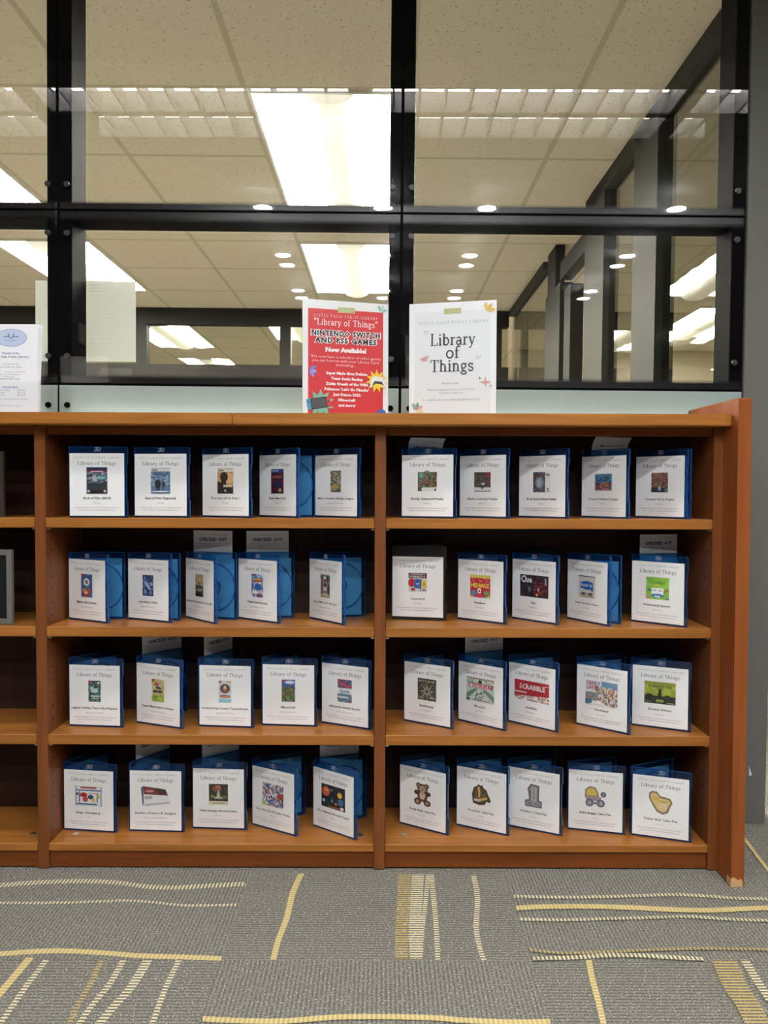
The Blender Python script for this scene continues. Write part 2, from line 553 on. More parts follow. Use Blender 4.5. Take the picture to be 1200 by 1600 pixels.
def build_troffer(name, x0, x1, y0, y1, label):
    root = empty(name, (0, 0, 0))
    root.matrix_world = LEAN
    tag(root, label, 'ceiling light', 'office ceiling lights')
    z = C_OFF
    w = x1 - x0
    bm = bmesh.new()
    t = 0.012
    for a, b_ in (((x0, y0, z - .012), (x0 + t, y1, z - .001)), ((x1 - t, y0, z - .012), (x1, y1, z - .001)),
                  ((x0 + t, y0, z - .012), (x1 - t, y0 + t, z - .001)), ((x0 + t, y1 - t, z - .012), (x1 - t, y1, z - .001))):
        add_box(bm, a, b_)
    link('frame', to_mesh('troffer_frame', bm), M_WHITE, root)
    xa, xb = x0 + w * 0.36, x0 + w * 0.66
    for a, b_ in ((x0 + t, xa), (xb, x1 - t)):
        bm = bmesh.new()
        prism(bm, [(a, z - .004), (b_, z - .004), (b_, z - .001), (a, z - .001)], 'y', y0 + t, y1 - t)
        link('reflector', to_mesh('troffer_reflector', bm), M_OFF_REFL, root)
    # basket: a shallow trough-shaped lens between the reflectors
    bm = bmesh.new()
    n = 14
    xm, r = (xa + xb) / 2, (xb - xa) / 2
    prof = [(xm - r * math.cos(math.pi * i / n), z - 0.004 - 0.045 * math.sin(math.pi * i / n)) for i in range(n + 1)]
    prism(bm, prof + [(xb, z - .001), (xa, z - .001)], 'y', y0 + 0.06, y1 - 0.06)
    link('basket', to_mesh('troffer_basket', bm), M_OFF_BASK, root)
    for ya, yb in ((y0 + t, y0 + 0.06), (y1 - 0.06, y1 - t)):
        bm = bmesh.new()
        prism(bm, prof + [(xb, z - .001), (xa, z - .001)], 'y', ya, yb)
        link('end_cap', to_mesh('troffer_end', bm), M_OFF_CAP, root)
    return root


M_OFF_REFL = emitter('lit_white_reflector', (1.0, 0.95, 0.84), L_OFFICE)
M_OFF_BASK = emitter('lit_cream_lens', (1.0, 0.92, 0.72), L_OFFICE_BASKET)
M_OFF_CAP = emitter('lit_end_cap', (1.0, 0.93, 0.76), 0.7)
where = {-1: 'behind the white notice sheet', 0: 'above the red poster', -2: 'above the flyer holder'}
for gi, xi in ((0, GX0 - GPX), (-1, GX0 - 4 * GPX), (-2, GX0 - 7 * GPX)):
    for k in range(3):
        y0 = GY0 + 3 * GPY * k
        if k == 2: y0 = 7.15
        if gi == -2 and k == 0: continue
        depth = ('nearest of its column', 'second from the glass', 'beyond the rear glazing')[k]
        build_troffer('ceiling_light', xi + 0.012, xi + GPX - 0.012, y0 + 0.01, y0 + 2 * GPY - 0.01,
                      'bright recessed office ceiling light %s, %s' % (where[gi], depth))
for x, y, lb in ((-1.12, 6.75, 'small bright piece of ceiling light beside the red poster'), (-2.45, 9.2, 'farthest ceiling light seen through the rear office glazing'),
                 (0.75, 9.2, 'far ceiling light seen past the white sign')):
    build_troffer('ceiling_light', x, x + 0.6, y, y + 1.2, 'bright recessed office ' + lb)
# room to the right of the inner glass partition
build_troffer('ceiling_light', 2.6, 3.2, 6.4, 7.6, 'bright recessed ceiling light in the side room behind the inner glass partition')

# walls of the office
struct('wall_west', box_mesh('wall_west', (-6.9, 2.26, 0), (-6.8, 13.9, C_OFF)), M_WALL, LEAN)
struct('wall_north', box_mesh('wall_north', (-6.9, 13.8, 0), (6.9, 13.9, C_OFF)), M_WALL, LEAN)
struct('wall_east', box_mesh('wall_east', (5.2, 2.26, 0), (5.3, 13.9, C_OFF)), M_WALL, LEAN)


def zrear(v):
    return lean_y(400, v, Y_REAR).z


def xrear(u):
    return lean_y(u, 540, Y_REAR).x


# rear glazed wall: dark header, sill wall, posts and panes
def rear_wall():
    zh, zs = zrear(507), zrear(570)
    bm = bmesh.new()
    add_box(bm, (-6.8, Y_REAR, zh), (X_PART, Y_REAR + .1, C_OFF - .002))
    struct('trim_1', to_mesh('trim_1', bm), M_DARKPOST, LEAN, 'dark grey header over the rear office glazing', 'trim')
    bm = bmesh.new()
    add_box(bm, (-6.8, Y_REAR, 0), (X_PART, Y_REAR + .1, zs))
    struct('trim_2', to_mesh('trim_2', bm), M_DARKPOST, LEAN, 'dark grey low wall under the rear office glazing', 'trim')
    us = [(212, 229), (437, 454), (775, 784)]
    for i, (a, b_) in enumerate(us):
        bm = bmesh.new()
        add_box(bm, (xrear(a), Y_REAR + .001, zs), (xrear(b_), Y_REAR + .099, zh))
        struct('trim_%d' % (i + 3), to_mesh('trim', bm), M_DARKPOST, LEAN, ('dark post of the rear office glazing behind the white notice sheet', 'dark post of the rear office glazing beside the red poster', 'dark corner post of the rear office glazing past the white sign')[i], 'trim')
    xs = [-6.8] + [xrear(p) for a, b_ in us for p in (a, b_)] + [X_PART]
    for i in range(0, 8, 2):
        if xs[i + 1] - xs[i] > 0.05:
            struct('window_%d' % (10 + i // 2), box_mesh('rear_pane', (xs[i], Y_REAR + .045, zs), (xs[i + 1], Y_REAR + .053, zh)), M_GLASS_IN, LEAN)


rear_wall()


# inner glass partition that runs away from the viewer on the right
def partition():
    def yp(u):
        return 1200 * X_PART / (u - 600)
    bm = bmesh.new()
    add_box(bm, (X_PART, 2.26, C_OFF - .075), (X_PART + .07, 4.05, C_OFF - .002))
    add_box(bm, (X_PART, 5.2, C_OFF - .05), (X_PART + .07, Y_REAR, C_OFF - .002))
    struct('trim_6', to_mesh('trim_6', bm), M_GREYPOST, LEAN, 'grey head channel of the inner glass partition along the ceiling', 'trim')
    bm = bmesh.new()
    add_box(bm, (X_PART, 4.10, H_CAM + 1.28), (X_PART + .07, 4.70, H_CAM + 1.385))
    struct('trim_7', to_mesh('trim_7', bm), M_DARKPOST, LEAN, 'dark door head bar between two posts of the inner partition', 'trim')
    posts = [(yp(1017), yp(981), M_GREYPOST, 'wide grey post of the inner partition nearest the window'),
             (yp(936), yp(907), M_GREYPOST, 'wide grey post of the inner partition in front of the doorway'),
             (yp(886), yp(876.5), M_DARKPOST, 'slim dark door jamb post of the inner partition'),
             (yp(869.5), yp(847.5), M_DARKPOST, 'broad dark post of the inner partition behind the doorway')]
    for i, (a, b_, mt, lb) in enumerate(posts):
        bm = bmesh.new()
        top = H_CAM + (1.535, 1.535, 1.19, 1.27)[i]
        add_box(bm, (X_PART, a, 0), (X_PART + .075, b_, top))
        if i == 3:
            add_box(bm, (X_PART + .002, a + .14, top), (X_PART + .06, b_ - .05, C_OFF - .002))
        struct('trim_%d' % (8 + i), to_mesh('trim', bm), mt, LEAN, lb, 'trim')
    spans = [(2.26, yp(1017)), (yp(981), yp(936)), (yp(847.5), 5.95), (5.955, Y_REAR)]
    for i, (a, b_) in enumerate(spans):
        struct('window_%d' % (20 + i), box_mesh('partition_pane', (X_PART + .03, a, 0.05), (X_PART + .038, b_, C_OFF - .05)), M_GLASS_IN, LEAN)
    # a pale wall in the side room, seen through the doorway and the nearest panes
    struct('wall_side', box_mesh('wall_side', (X_PART + .4, 8.4, 0), (5.2, 8.5, C_OFF)), M_WALL, LEAN)


partition()


# ------------------------------------------------------------------ the glazed screen behind the bookcase
def glass_screen():
    yg = Y_GLASS
    xs = [lean_y(u, 470, yg).x for u in (-450, 90.2, 626.5, 1164.0)]
    z1 = lean_y(626, 331.5, yg).z            # seam between upper and middle panes
    z2 = lean_y(626, 605.0, yg).z            # seam above the frosted panels
    zlo, zhi = 0.02, C_OFF + .04
    gap = 0.0035
    hw, hz1, hz2 = 0.034, 0.021, 0.021
    # posts and transoms
    for i, x in enumerate(xs[1:]):
        a, b_ = (x - hw, x + hw) if i < 2 else (x - hw, x + 0.006)
        bm = bmesh.new()
        add_box(bm, (a, yg + .012, zlo), (b_, yg + .115, zhi), 0.002)
        struct('trim_%d' % (20 + i), to_mesh('post', bm), M_BLACK, LEAN,
               ('black post of the glass screen behind the notice sheet', 'black post of the glass screen between the two signs', 'black end post of the glass screen against the grey pillar')[i], 'trim')
    for i in range(3):
        a, b_ = xs[i] + (hw if i else 0), xs[i + 1] - hw
        for z, hz, nm in ((z1, hz1, 'upper'), (z2, hz2, 'lower')):
            bm = bmesh.new()
            add_box(bm, (a, yg + .013, z - hz), (b_, yg + .112, z + hz), 0.002)
            struct('trim_%d' % (30 + 2 * i + (nm == 'lower')), to_mesh('transom', bm), M_BLACK, LEAN,
                   'black %s transom of the glass screen %s' % (nm, ('above the flyer holder', 'behind the red poster', 'behind the white sign')[i]), 'trim')
    rows = [(z1 + gap, zhi, 'upper'), (z2 + gap, z1 - gap, 'middle'), (zlo, z2 - gap, 'lower')]
    wn = 1
    for i in range(3):
        for a, b_, nm in rows:
            x0, x1 = xs[i] + gap, xs[i + 1] - gap
            mat = M_FROST if nm == 'lower' else M_GLASS
            p = struct('window_%d' % wn, box_mesh('pane', (x0, yg, a), (x1, yg + .008, b_), 0.0008), mat, LEAN,
                       '%s %s pane of the glass screen %s' % ('frosted pale' if nm == 'lower' else 'clear', nm, ('above the flyer holder', 'behind the red poster', 'behind the white sign')[i]), 'window')
            wn += 1
            if nm != 'lower':
                q = box('inner_pane', (x0 + hw, yg + .1125, a + (hz1 if nm == 'upper' else hz2)), (x1 - hw, yg + .1185, b_ - hz1 * (nm == 'middle')), M_GLASS, bevel=.0006)
                q.parent = p
            # printed black border at the horizontal edges of the clear panes
            if nm != 'lower':
                me = bpy.data.meshes.new('frit')
                yf = yg + .0092
                strips = [(a, a + .010, a + .026)] if nm == 'upper' else [(a, a + .012, a + .030), (b_, b_ - .012, b_ - .030)]
                V, Fc, fade = [], [], []
                for e, m1, m2 in strips:
                    k = len(V)
                    V += [(x0, yf, e), (x1, yf, e), (x0, yf, m1), (x1, yf, m1), (x0, yf, m2), (x1, yf, m2)]
                    Fc += [(k, k + 1, k + 3, k + 2), (k + 2, k + 3, k + 5, k + 4)]
                    fade += [0, 0, 0, 0, 1, 1]
                me.from_pydata(V, [], Fc)
                at = me.attributes.new('fade', 'FLOAT', 'POINT')
                for q, fv in enumerate(fade): at.data[q].value = fv
                link('frit_border', me, M_FRIT, p)
            # round bolt caps near the corners
            spots = []
            dx, dz = 0.0225, 0.062
            if nm == 'upper': spots = [(x0 + dx, a + dz), (x1 - dx, a + dz)]
            if nm == 'middle': spots = [(x0 + dx, a + dz + .01), (x1 - dx, a + dz + .01), (x0 + dx, b_ - dz), (x1 - dx, b_ - dz)]
            if nm == 'lower': spots = [(x0 + dx, z2 - .058), (x1 - dx, z2 - .058)]
            for x, z in spots:
                if x < -1.2: continue
                bm = bmesh.new()
                add_cyl(bm, (x, yg - .001, z), (x, yg - .006, z), .0082, 20, .0072)
                add_cyl(bm, (x, yg - .0055, z), (x, yg - .0075, z), .0038, 6)
                link('bolt', to_mesh('bolt', bm), M_BOLT if nm != 'lower' else M_BLACK, p)
    # dark box on the post
    b1, b2 = lean_y(104.5, 506, yg + .07), lean_y(117, 540, yg + .10)
    xx = xs[1] + hw
    o = box('wall_switch', (xx + .0005, yg + .045, b2.z), (xx + .008, yg + .095, b1.z), M_GASKET, matrix=LEAN, bevel=.002)
    tag(o, 'small black switch box fixed to the side of the black post', 'switch')
    return xs, z1, z2


SCREEN_X, SCREEN_Z1, SCREEN_Z2 = glass_screen()
# grey pillar closing the screen, standing a few millimetres off the carpet on dark feet
xp0 = SCREEN_X[3] + .002
pil = box('pillar', (xp0, Y_GLASS, .007), (xp0 + .088, Y_GLASS + .11, C_OFF + .05), M_GREY, bevel=.002, matrix=LEAN)
tag(pil, 'narrow grey pillar closing the end of the glass screen', 'pillar', kind='structure')
f1 = box('foot', (xp0 + .004, Y_GLASS + .01, -.012), (xp0 + .03, Y_GLASS + .05, .0075), M_BLACK)
f1.parent = pil
sticker = bmesh.new()
ps = [lean_y(u, v, Y_GLASS - .0006) for u, v in ((1170.5, 1197), (1172.5, 1204), (1175, 1211), (1170.5, 1212))]
prism(sticker, [(p.x, p.z) for p in ps], 'y', Y_GLASS - .0012, Y_GLASS - .0002)
tag(link('sticker', to_mesh('sticker', sticker), M_WHITE, matrix=LEAN), 'torn white paper sticker low on the grey pillar', 'sticker')

# ------------------------------------------------------------------ library shell behind the viewer
C_LIB = H_CAM + 1.54
bm = bmesh.new()
add_box(bm, (-6.9, -5.9, C_LIB + .10), (6.9, Y_GLASS + .12, C_LIB + .15))
struct('ceiling_library', to_mesh('ceiling', bm), M_LIBCEIL, None, 'library ceiling over the aisle in front of the bookcase', 'ceiling')
struct('wall_south', box_mesh('wall_south', (-6.9, -6.0, 0), (6.9, -5.9, C_LIB + .15)), M_LIBWALL)
struct('wall_library_west', box_mesh('wall_library_west', (-7.0, -6, 0), (-6.9, 2.26, C_LIB + .15)), M_LIBWALL)
struct('wall_library_east', box_mesh('wall_library_east', (6.9, -6, 0), (7.0, 14, C_LIB + .15)), M_LIBWALL)
struct('trim_40', box_mesh('trim_40', (-6.9, Y_GLASS + .12, C_OFF), (6.9, Y_GLASS + .2, C_LIB + .15)), M_BLACK)

M_LAMP = emitter('lit_fluorescent', (1.0, 0.975, 0.95), L_LOUVER)
M_LOUVER = plain('louver_blade', (0.30, 0.30, 0.295), 0.30)
M_DOWN = emitter('lit_downlight', (0.97, 0.985, 1.0), L_DOWN)
for i in range(4):
    xc = -2.05 + i * 1.3
    root = empty('louver_light', (xc, 1.14, C_LIB))
    tag(root, 'long louvred fluorescent light on the library ceiling, reflected in the glass', 'ceiling light', 'louvred library lights')
    w, d, h = .62, .102, .085
    bm = bmesh.new()
    for a, b_ in (((-w, -d, 0), (-w + .01, d, h)), ((w - .01, -d, 0), (w, d, h)), ((-w, -d, 0), (w, -d + .01, h)), ((-w, d - .01, 0), (w, d, h)), ((-w, -d, h), (w, d, h + .01))):
        add_box(bm, a, b_)
    link('housing', to_mesh('housing', bm), M_LOUVER, root)
    bm = bmesh.new()
    for k in range(1, 12):
        x = -w + 2 * w * k / 12
        add_box(bm, (x - .003, -d + .01, .002), (x + .003, d - .01, .07))
    link('louver', to_mesh('louver', bm), M_LOUVER, root)
    bm = bmesh.new()
    add_box(bm, (-w + .02, -d + .02, .0785), (w - .02, d - .02, .0835))
    link('lamp', to_mesh('lamp', bm), M_LAMP, root)
bm = bmesh.new(); add_cyl(bm, (0, 0, .004), (0, 0, .012), .05, 24)
me_down = to_mesh('lens', bm)
bm = bmesh.new()
n = 24
ring = [[bm.verts.new((r * math.cos(2 * math.pi * i / n), r * math.sin(2 * math.pi * i / n), z)) for i in range(n)] for r, z in ((.052, 0.0), (.07, -.004), (.07, .02), (.052, .02))]
for j in range(4):
    for i in range(n):
        bm.faces.new((ring[j][i], ring[j][(i + 1) % n], ring[(j + 1) % 4][(i + 1) % n], ring[(j + 1) % 4][i]))
me_ring = to_mesh('ring', bm)
for r, y in enumerate((-0.03, -0.88, -1.78)):
    for x in (-.67, -0.01, .56, 1.60):
        root = empty('downlight', (x, y, C_LIB))
        tag(root, 'small round recessed downlight in the library ceiling, reflected in the glass', 'ceiling light', 'library downlights')
        link('lens', me_down, M_DOWN, root)
        link('trim_ring', me_ring, M_WHITE, root)

# ------------------------------------------------------------------ bookcase
X_UP = [(xf(56.3), xf(73.3)), (xf(585.0), xf(602.3)), (xf(1110.8), xf(1128.2))]
X_LEFT = X_UP[0][0] - (X_UP[1][0] - X_UP[0][1])
X_UP = [(X_LEFT - (X_UP[0][1] - X_UP[0][0]), X_LEFT)] + X_UP
PX_IN = at_z(1125.3, 1368, 0).x + 0.0
PX_OUT = PX_IN + 0.031


def build_bookcase():
    root = empty('bookcase', ((X_UP[0][0] + X_UP[3][1]) / 2, Y_FACE, 0))
    tag(root, 'long cherry wood bookcase of three shelf bays standing against the glass screen', 'bookcase')
    inv = Matrix.Translation(-root.location)

    def part(name, bm, mat):
        me = to_mesh(name, bm)
        me.transform(inv)
        return link(name, me, mat, root)
    for i, (a, b_) in enumerate(X_UP):
        bm = bmesh.new()
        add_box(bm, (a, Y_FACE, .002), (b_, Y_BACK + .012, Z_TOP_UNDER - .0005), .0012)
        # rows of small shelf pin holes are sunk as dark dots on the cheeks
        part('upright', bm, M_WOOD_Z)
    for i in range(3):
        a, b_ = X_UP[i][1] + .0006, X_UP[i + 1][0] - .0006
        for zt, zu in zip(Z_SHELF, Z_UNDER):
            bm = bmesh.new()
            add_box(bm, (a, Y_FACE - .001, zu), (b_, Y_BACK - .0005, zt), .0012)
            part('shelf', bm, M_WOOD_X)
        bm = bmesh.new()
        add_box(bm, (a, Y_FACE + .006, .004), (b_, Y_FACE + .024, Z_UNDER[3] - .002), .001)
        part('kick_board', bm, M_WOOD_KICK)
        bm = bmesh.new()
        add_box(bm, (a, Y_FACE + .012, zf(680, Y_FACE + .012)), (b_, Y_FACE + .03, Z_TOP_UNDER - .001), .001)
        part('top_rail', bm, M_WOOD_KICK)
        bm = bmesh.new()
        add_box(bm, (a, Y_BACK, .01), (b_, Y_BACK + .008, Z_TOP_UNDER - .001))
        part('back_panel', bm, M_WOOD_BACK_SHADED)
        # metal shelf clips just under the shelf ends
        for zu in Z_UNDER[:3]:
            for x, s in ((a, 1), (b_, -1)):
                bm = bmesh.new()
                add_box(bm, (x, Y_FACE + .004, zu - .005), (x + s * .008, Y_FACE + .014, zu - .0004), .001)
                part('shelf_clip', bm, M_STEEL)
        # cam caps on the bottom shelf
        for x in (a + .045, b_ - .035):
            bm = bmesh.new()
            add_cyl(bm, (x, Y_FACE + .05, Z_SHELF[3] - .0005), (x, Y_FACE + .05, Z_SHELF[3] + .0016), .0075, 20)
            add_cyl(bm, (x, Y_FACE + .05, Z_SHELF[3] + .0014), (x, Y_FACE + .05, Z_SHELF[3] + .0022), .003, 6)
            part('cam_cap', bm, M_STEEL)
        # pin holes
        bm = bmesh.new()
        for x, s in ((a, 1), (b_, -1)):
            for zz in range(24):
                z = .17 + zz * .032
                add_cyl(bm, (x - s * .002, Y_FACE + .03, z), (x + s * .0006 - s * .0004, Y_FACE + .03, z), .0024, 8)
        part('pin_hole', bm, M_GASKET)
    # end panel: taller and deeper than the case, with a worn front corner at the floor
    yb, yfr = 2.065, 1.770
    zt = at_y(1160, 621.5, yfr).z
    bm = bmesh.new()
    ch = .006
    prof = [(yfr, .002), (yfr, zt - .003), (yfr + .003, zt), (yb - ch, zt), (yb, zt - ch), (yb, .002)]
    prism(bm, prof, 'x', PX_IN, PX_OUT)
    p = part('end_panel', bm, M_WOOD_PANEL)
    bm = bmesh.new()
    pts = [(PX_IN - .0006, .0015), (PX_OUT - .003, .0015), (PX_OUT - .003, .014), (PX_OUT - .008, .022), (PX_OUT - .012, .017), (PX_IN + .012, .021), (PX_IN + .006, .025), (PX_IN - .0006, .020)]
    prism(bm, pts, 'y', yfr - .0007, yfr + .02)
    me = to_mesh('worn_corner', bm); me.transform(inv)
    o = link('worn_corner', me, M_WOOD_RAW, p)
    o['label'] = 'pale bare wood at the chipped lower corner'
    return root


build_bookcase()

xsm = at_y(363, 655, Y_TOP).x
xend = at_y(1148.5, 655, Y_TOP).x
for a, b_, lb in ((X_UP[0][0] - .2, xsm - .0006, 'honey brown wooden worktop piece under the flyer holder'), (xsm + .0006, min(xend, PX_IN - .0008), 'honey brown wooden worktop piece under the two signs')):
    o = box('worktop', (a, Y_TOP, Z_TOP_UNDER), (b_, Y_GLASS - .012, Z_TOP), M_WOOD_TOP, bevel=.002, seg=2)
    tag(o, lb, 'worktop')

# ------------------------------------------------------------------ lettering
TXT = {}


def text_tris(s, size, bold=0.0, spacing=1.0):
    """plain sans lettering as triangles (x,z) centred on the origin baseline-middle, with its width"""
    key = (s, bold, spacing)
    if key not in TXT:
        cu = bpy.data.curves.new('t', 'FONT')
        cu.body = s
        cu.size = 1.0
        cu.resolution_u = 1
        cu.offset = bold
        cu.space_character = spacing
        ob = bpy.data.objects.new('t', cu)
        COL.objects.link(ob)
        dg = bpy.context.evaluated_depsgraph_get()
        me = bpy.data.meshes.new_from_object(ob.evaluated_get(dg))
        tris = []
        if len(me.vertices):
            me.calc_loop_triangles()
            P = [(v.co.x, v.co.y) for v in me.vertices]
            tris = [tuple(P[i] for i in t.vertices) for t in me.loop_triangles]
            lo, hi = min(p[0] for p in P), max(p[0] for p in P)
        else:
            lo, hi = 0, 1
        bpy.data.objects.remove(ob)
        bpy.data.curves.remove(cu)
        bpy.data.meshes.remove(me)
        TXT[key] = (tris, lo, hi)
    tris, lo, hi = TXT[key]
    c = (lo + hi) / 2
    return [tuple(((x - c) * size, (y - .34) * size) for x, y in t) for t in tris], (hi - lo) * size


# a small book-style serif alphabet: strokes (polyline, width), arcs (cx, cy, rx, ry, from, to, width); x height .66, cap height 1
def _arc(cx, cy, rx, ry, a0, a1, n=14):
    return [(cx + rx * math.cos(math.radians(a0 + (a1 - a0) * i / n)), cy + ry * math.sin(math.radians(a0 + (a1 - a0) * i / n))) for i in range(n + 1)]


TK, TN, SR = .115, .06, .055


def _st(x, y0, y1, w=TK): return ([(x, y0), (x, y1)], w)


def _sf(x, y, h=.15): return ([(x - h, y), (x + h, y)], SR)


GLY = {
    'L': (.66, [_st(.17, 0, 1), _sf(.17, .975), _sf(.17, .025), ([(.17, .03), (.60, .03)], SR), ([(.60, .0), (.62, .24)], TN)]),
    'i': (.34, [_st(.17, 0, .66), _sf(.17, .025, .14), ([(.04, .635), (.17, .635)], SR), ([(.10, .88), (.22, .88)], .12)]),
    'b': (.62, [_st(.13, 0, 1), ([(.01, .975), (.13, .975)], SR), (_arc(.31, .33, .21, .31, -180, 180, 22), .095)]),
    'r': (.46, [_st(.16, 0, .66), _sf(.16, .025, .15), ([(.03, .635), (.16, .635)], SR), (_arc(.32, .42, .15, .20, 170, 50, 8), .085)]),
    'a': (.56, [(_arc(.24, .19, .17, .17, 0, 360, 18), .085), _st(.42, .02, .46), (_arc(.25, .46, .17, .18, 0, 150, 10), .085), ([(.42, .03), (.52, .03)], SR)]),
    'y': (.60, [([(.10, .64), (.31, .02)], TK), ([(.50, .64), (.31, .02), (.20, -.24), (.06, -.26)], .065), _sf(.11, .635, .11), _sf(.50, .635, .10)]),
    'o': (.62, [(_arc(.31, .33, .235, .31, 0, 360, 24), .10)]),
    'f': (.40, [_st(.17, 0, .80), _sf(.17, .025, .14), ([(.03, .61), (.36, .61)], SR), (_arc(.31, .80, .14, .19, 180, 40, 8), .08)]),
    'T': (.74, [_st(.37, 0, 1), _sf(.37, .025, .17), ([(.05, .97), (.69, .97)], SR), ([(.06, .98), (.05, .76)], TN), ([(.68, .98), (.69, .76)], TN)]),
    'h': (.66, [_st(.15, 0, 1), _sf(.15, .025, .13), ([(.02, .975), (.15, .975)], SR), (_arc(.32, .42, .17, .22, 165, 0, 10), .085), _st(.49, 0, .44), _sf(.49, .025, .13)]),
    'n': (.66, [_st(.15, 0, .66), _sf(.15, .025, .13), ([(.02, .635), (.15, .635)], SR), (_arc(.32, .42, .17, .22, 165, 0, 10), .085), _st(.49, 0, .44), _sf(.49, .025, .13)]),
    'g': (.58, [(_arc(.26, .44, .17, .20, 0, 360, 18), .085), ([(.40, .60), (.54, .64)], .06), (_arc(.27, -.13, .22, .13, 0, 360, 18), .075), ([(.14, .28), (.11, .14), (.24, .05), (.40, .0)], .07)]),
    's': (.48, [(_arc(.24, .48, .16, .15, 40, 200, 10) + _arc(.24, .17, .17, .16, 70, -150, 12)[2:], .085), ([(.39, .63), (.39, .48)], TN), ([(.07, .18), (.07, .03)], TN)]),
    'I': (.40, [_st(.2, 0, 1), _sf(.2, .975), _sf(.2, .025)]),
    'E': (.68, [_st(.17, 0, 1), _sf(.17, .975), _sf(.17, .025), ([(.17, .03), (.58, .03)], SR), ([(.17, .97), (.56, .97)], SR), ([(.17, .52), (.46, .52)], SR), ([(.57, .0), (.60, .24)], TN), ([(.56, 1.0), (.56, .80)], TN)]),
    'F': (.64, [_st(.17, 0, 1), _sf(.17, .975), _sf(.17, .025), ([(.17, .97), (.56, .97)], SR), ([(.17, .52), (.46, .52)], SR), ([(.56, 1.0), (.56, .78)], TN)]),
    'A': (.78, [([(.10, 0), (.37, 1)], TN), ([(.35, 1), (.66, 0)], TK), ([(.20, .34), (.56, .34)], SR), _sf(.11, .025, .11), _sf(.66, .025, .13)]),
    'S': (.60, [(_arc(.30, .74, .20, .23, 30, 215, 12) + _arc(.29, .25, .22, .23, 60, -155, 14)[2:], .10), ([(.50, .98), (.50, .76)], TN), ([(.07, .26), (.07, .02)], TN)]),
    'P': (.66, [_st(.17, 0, 1), _sf(.17, .975), _sf(.17, .025), ([(.17, .97), (.36, .97)] + _arc(.36, .72, .23, .25, 90, -90, 12) + [(.17, .47)], .075)]),
    'U': (.78, [([(.16, 1), (.16, .32)] + _arc(.39, .30, .23, .28, 180, 360, 14) + [(.62, 1)], .09), _sf(.16, .975, .14), _sf(.62, .975, .12)]),
    'B': (.70, [_st(.17, 0, 1), _sf(.17, .975), _sf(.17, .025), ([(.17, .97), (.34, .97)] + _arc(.34, .75, .19, .22, 90, -90, 10) + [(.17, .53)], .075), ([(.34, .53)] + _arc(.36, .28, .24, .25, 90, -90, 12) + [(.17, .03)], .08)]),
    'C': (.74, [(_arc(.40, .5, .30, .48, 48, 312, 20), .10), ([(.62, .98), (.62, .70)], TN)]),
    'R': (.74, [_st(.17, 0, 1), _sf(.17, .975), _sf(.17, .025), ([(.17, .97), (.36, .97)] + _arc(.36, .73, .21, .24, 90, -90, 12) + [(.17, .49)], .075), ([(.36, .49), (.64, .02)], TK), ([(.60, .025), (.74, .025)], SR)]),
    'Y': (.74, [([(.08, 1), (.37, .48)], TK), ([(.66, 1), (.37, .48)], TN), _st(.37, 0, .50), _sf(.37, .025), _sf(.10, .975, .12), _sf(.65, .975, .11)]),
    ' ': (.34, []),
    '\u201c': (.5, [([(.24, 1.04), (.12, .90), (.14, .76)], .10), ([(.46, 1.04), (.34, .90), (.36, .76)], .10)]),
    '\u201d': (.5, [([(.12, 1.04), (.16, .90), (.04, .76)], .10), ([(.34, 1.04), (.38, .90), (.26, .76)], .10)]),
}


def stroke_quads(pts, w):
    q = []
    n = len(pts)
    for i in range(n - 1):
        (x0, y0), (x1, y1) = pts[i], pts[i + 1]
        dx, dy = x1 - x0, y1 - y0
        l = math.hypot(dx, dy) or 1e-6
        ex, ey = (dx / l * w * .12, dy / l * w * .12) if n > 2 else (0, 0)
        nx, ny = -dy / l * w / 2, dx / l * w / 2
        q.append(((x0 - ex + nx, y0 - ey + ny), (x0 - ex - nx, y0 - ey - ny), (x1 + ex - nx, y1 + ey - ny), (x1 + ex + nx, y1 + ey + ny)))
    return q


def serif_quads(s, size, track=0.0, weight=1.0):
    x, out = 0.0, []
    for ch in s:
        adv, strokes = GLY[ch]
        for pts, w in strokes:
            out += [tuple((px + x, py) for px, py in q) for q in stroke_quads(pts, w * weight)]
        x += adv + track
    x -= track
    return [tuple(((px - x / 2) * size, (py - .40) * size) for px, py in q) for q in out], x * size


def clip(p, w, h):
    """cut an outline to the sheet"""
    for ax, lim, sg in ((0, 0, 1), (0, w, -1), (1, 0, 1), (1, h, -1)):
        if all(sg * (q[ax] - lim) >= 0 for q in p): continue
        out = []
        for i, q in enumerate(p):
            r = p[i - 1]
            dq, dr = sg * (q[ax] - lim), sg * (r[ax] - lim)
            if (dq >= 0) != (dr >= 0):
                t = dr / (dr - dq)
                out.append((r[0] + (q[0] - r[0]) * t, r[1] + (q[1] - r[1]) * t))
            if dq >= 0: out.append(q)
        p = out
        if not p: break
    return p


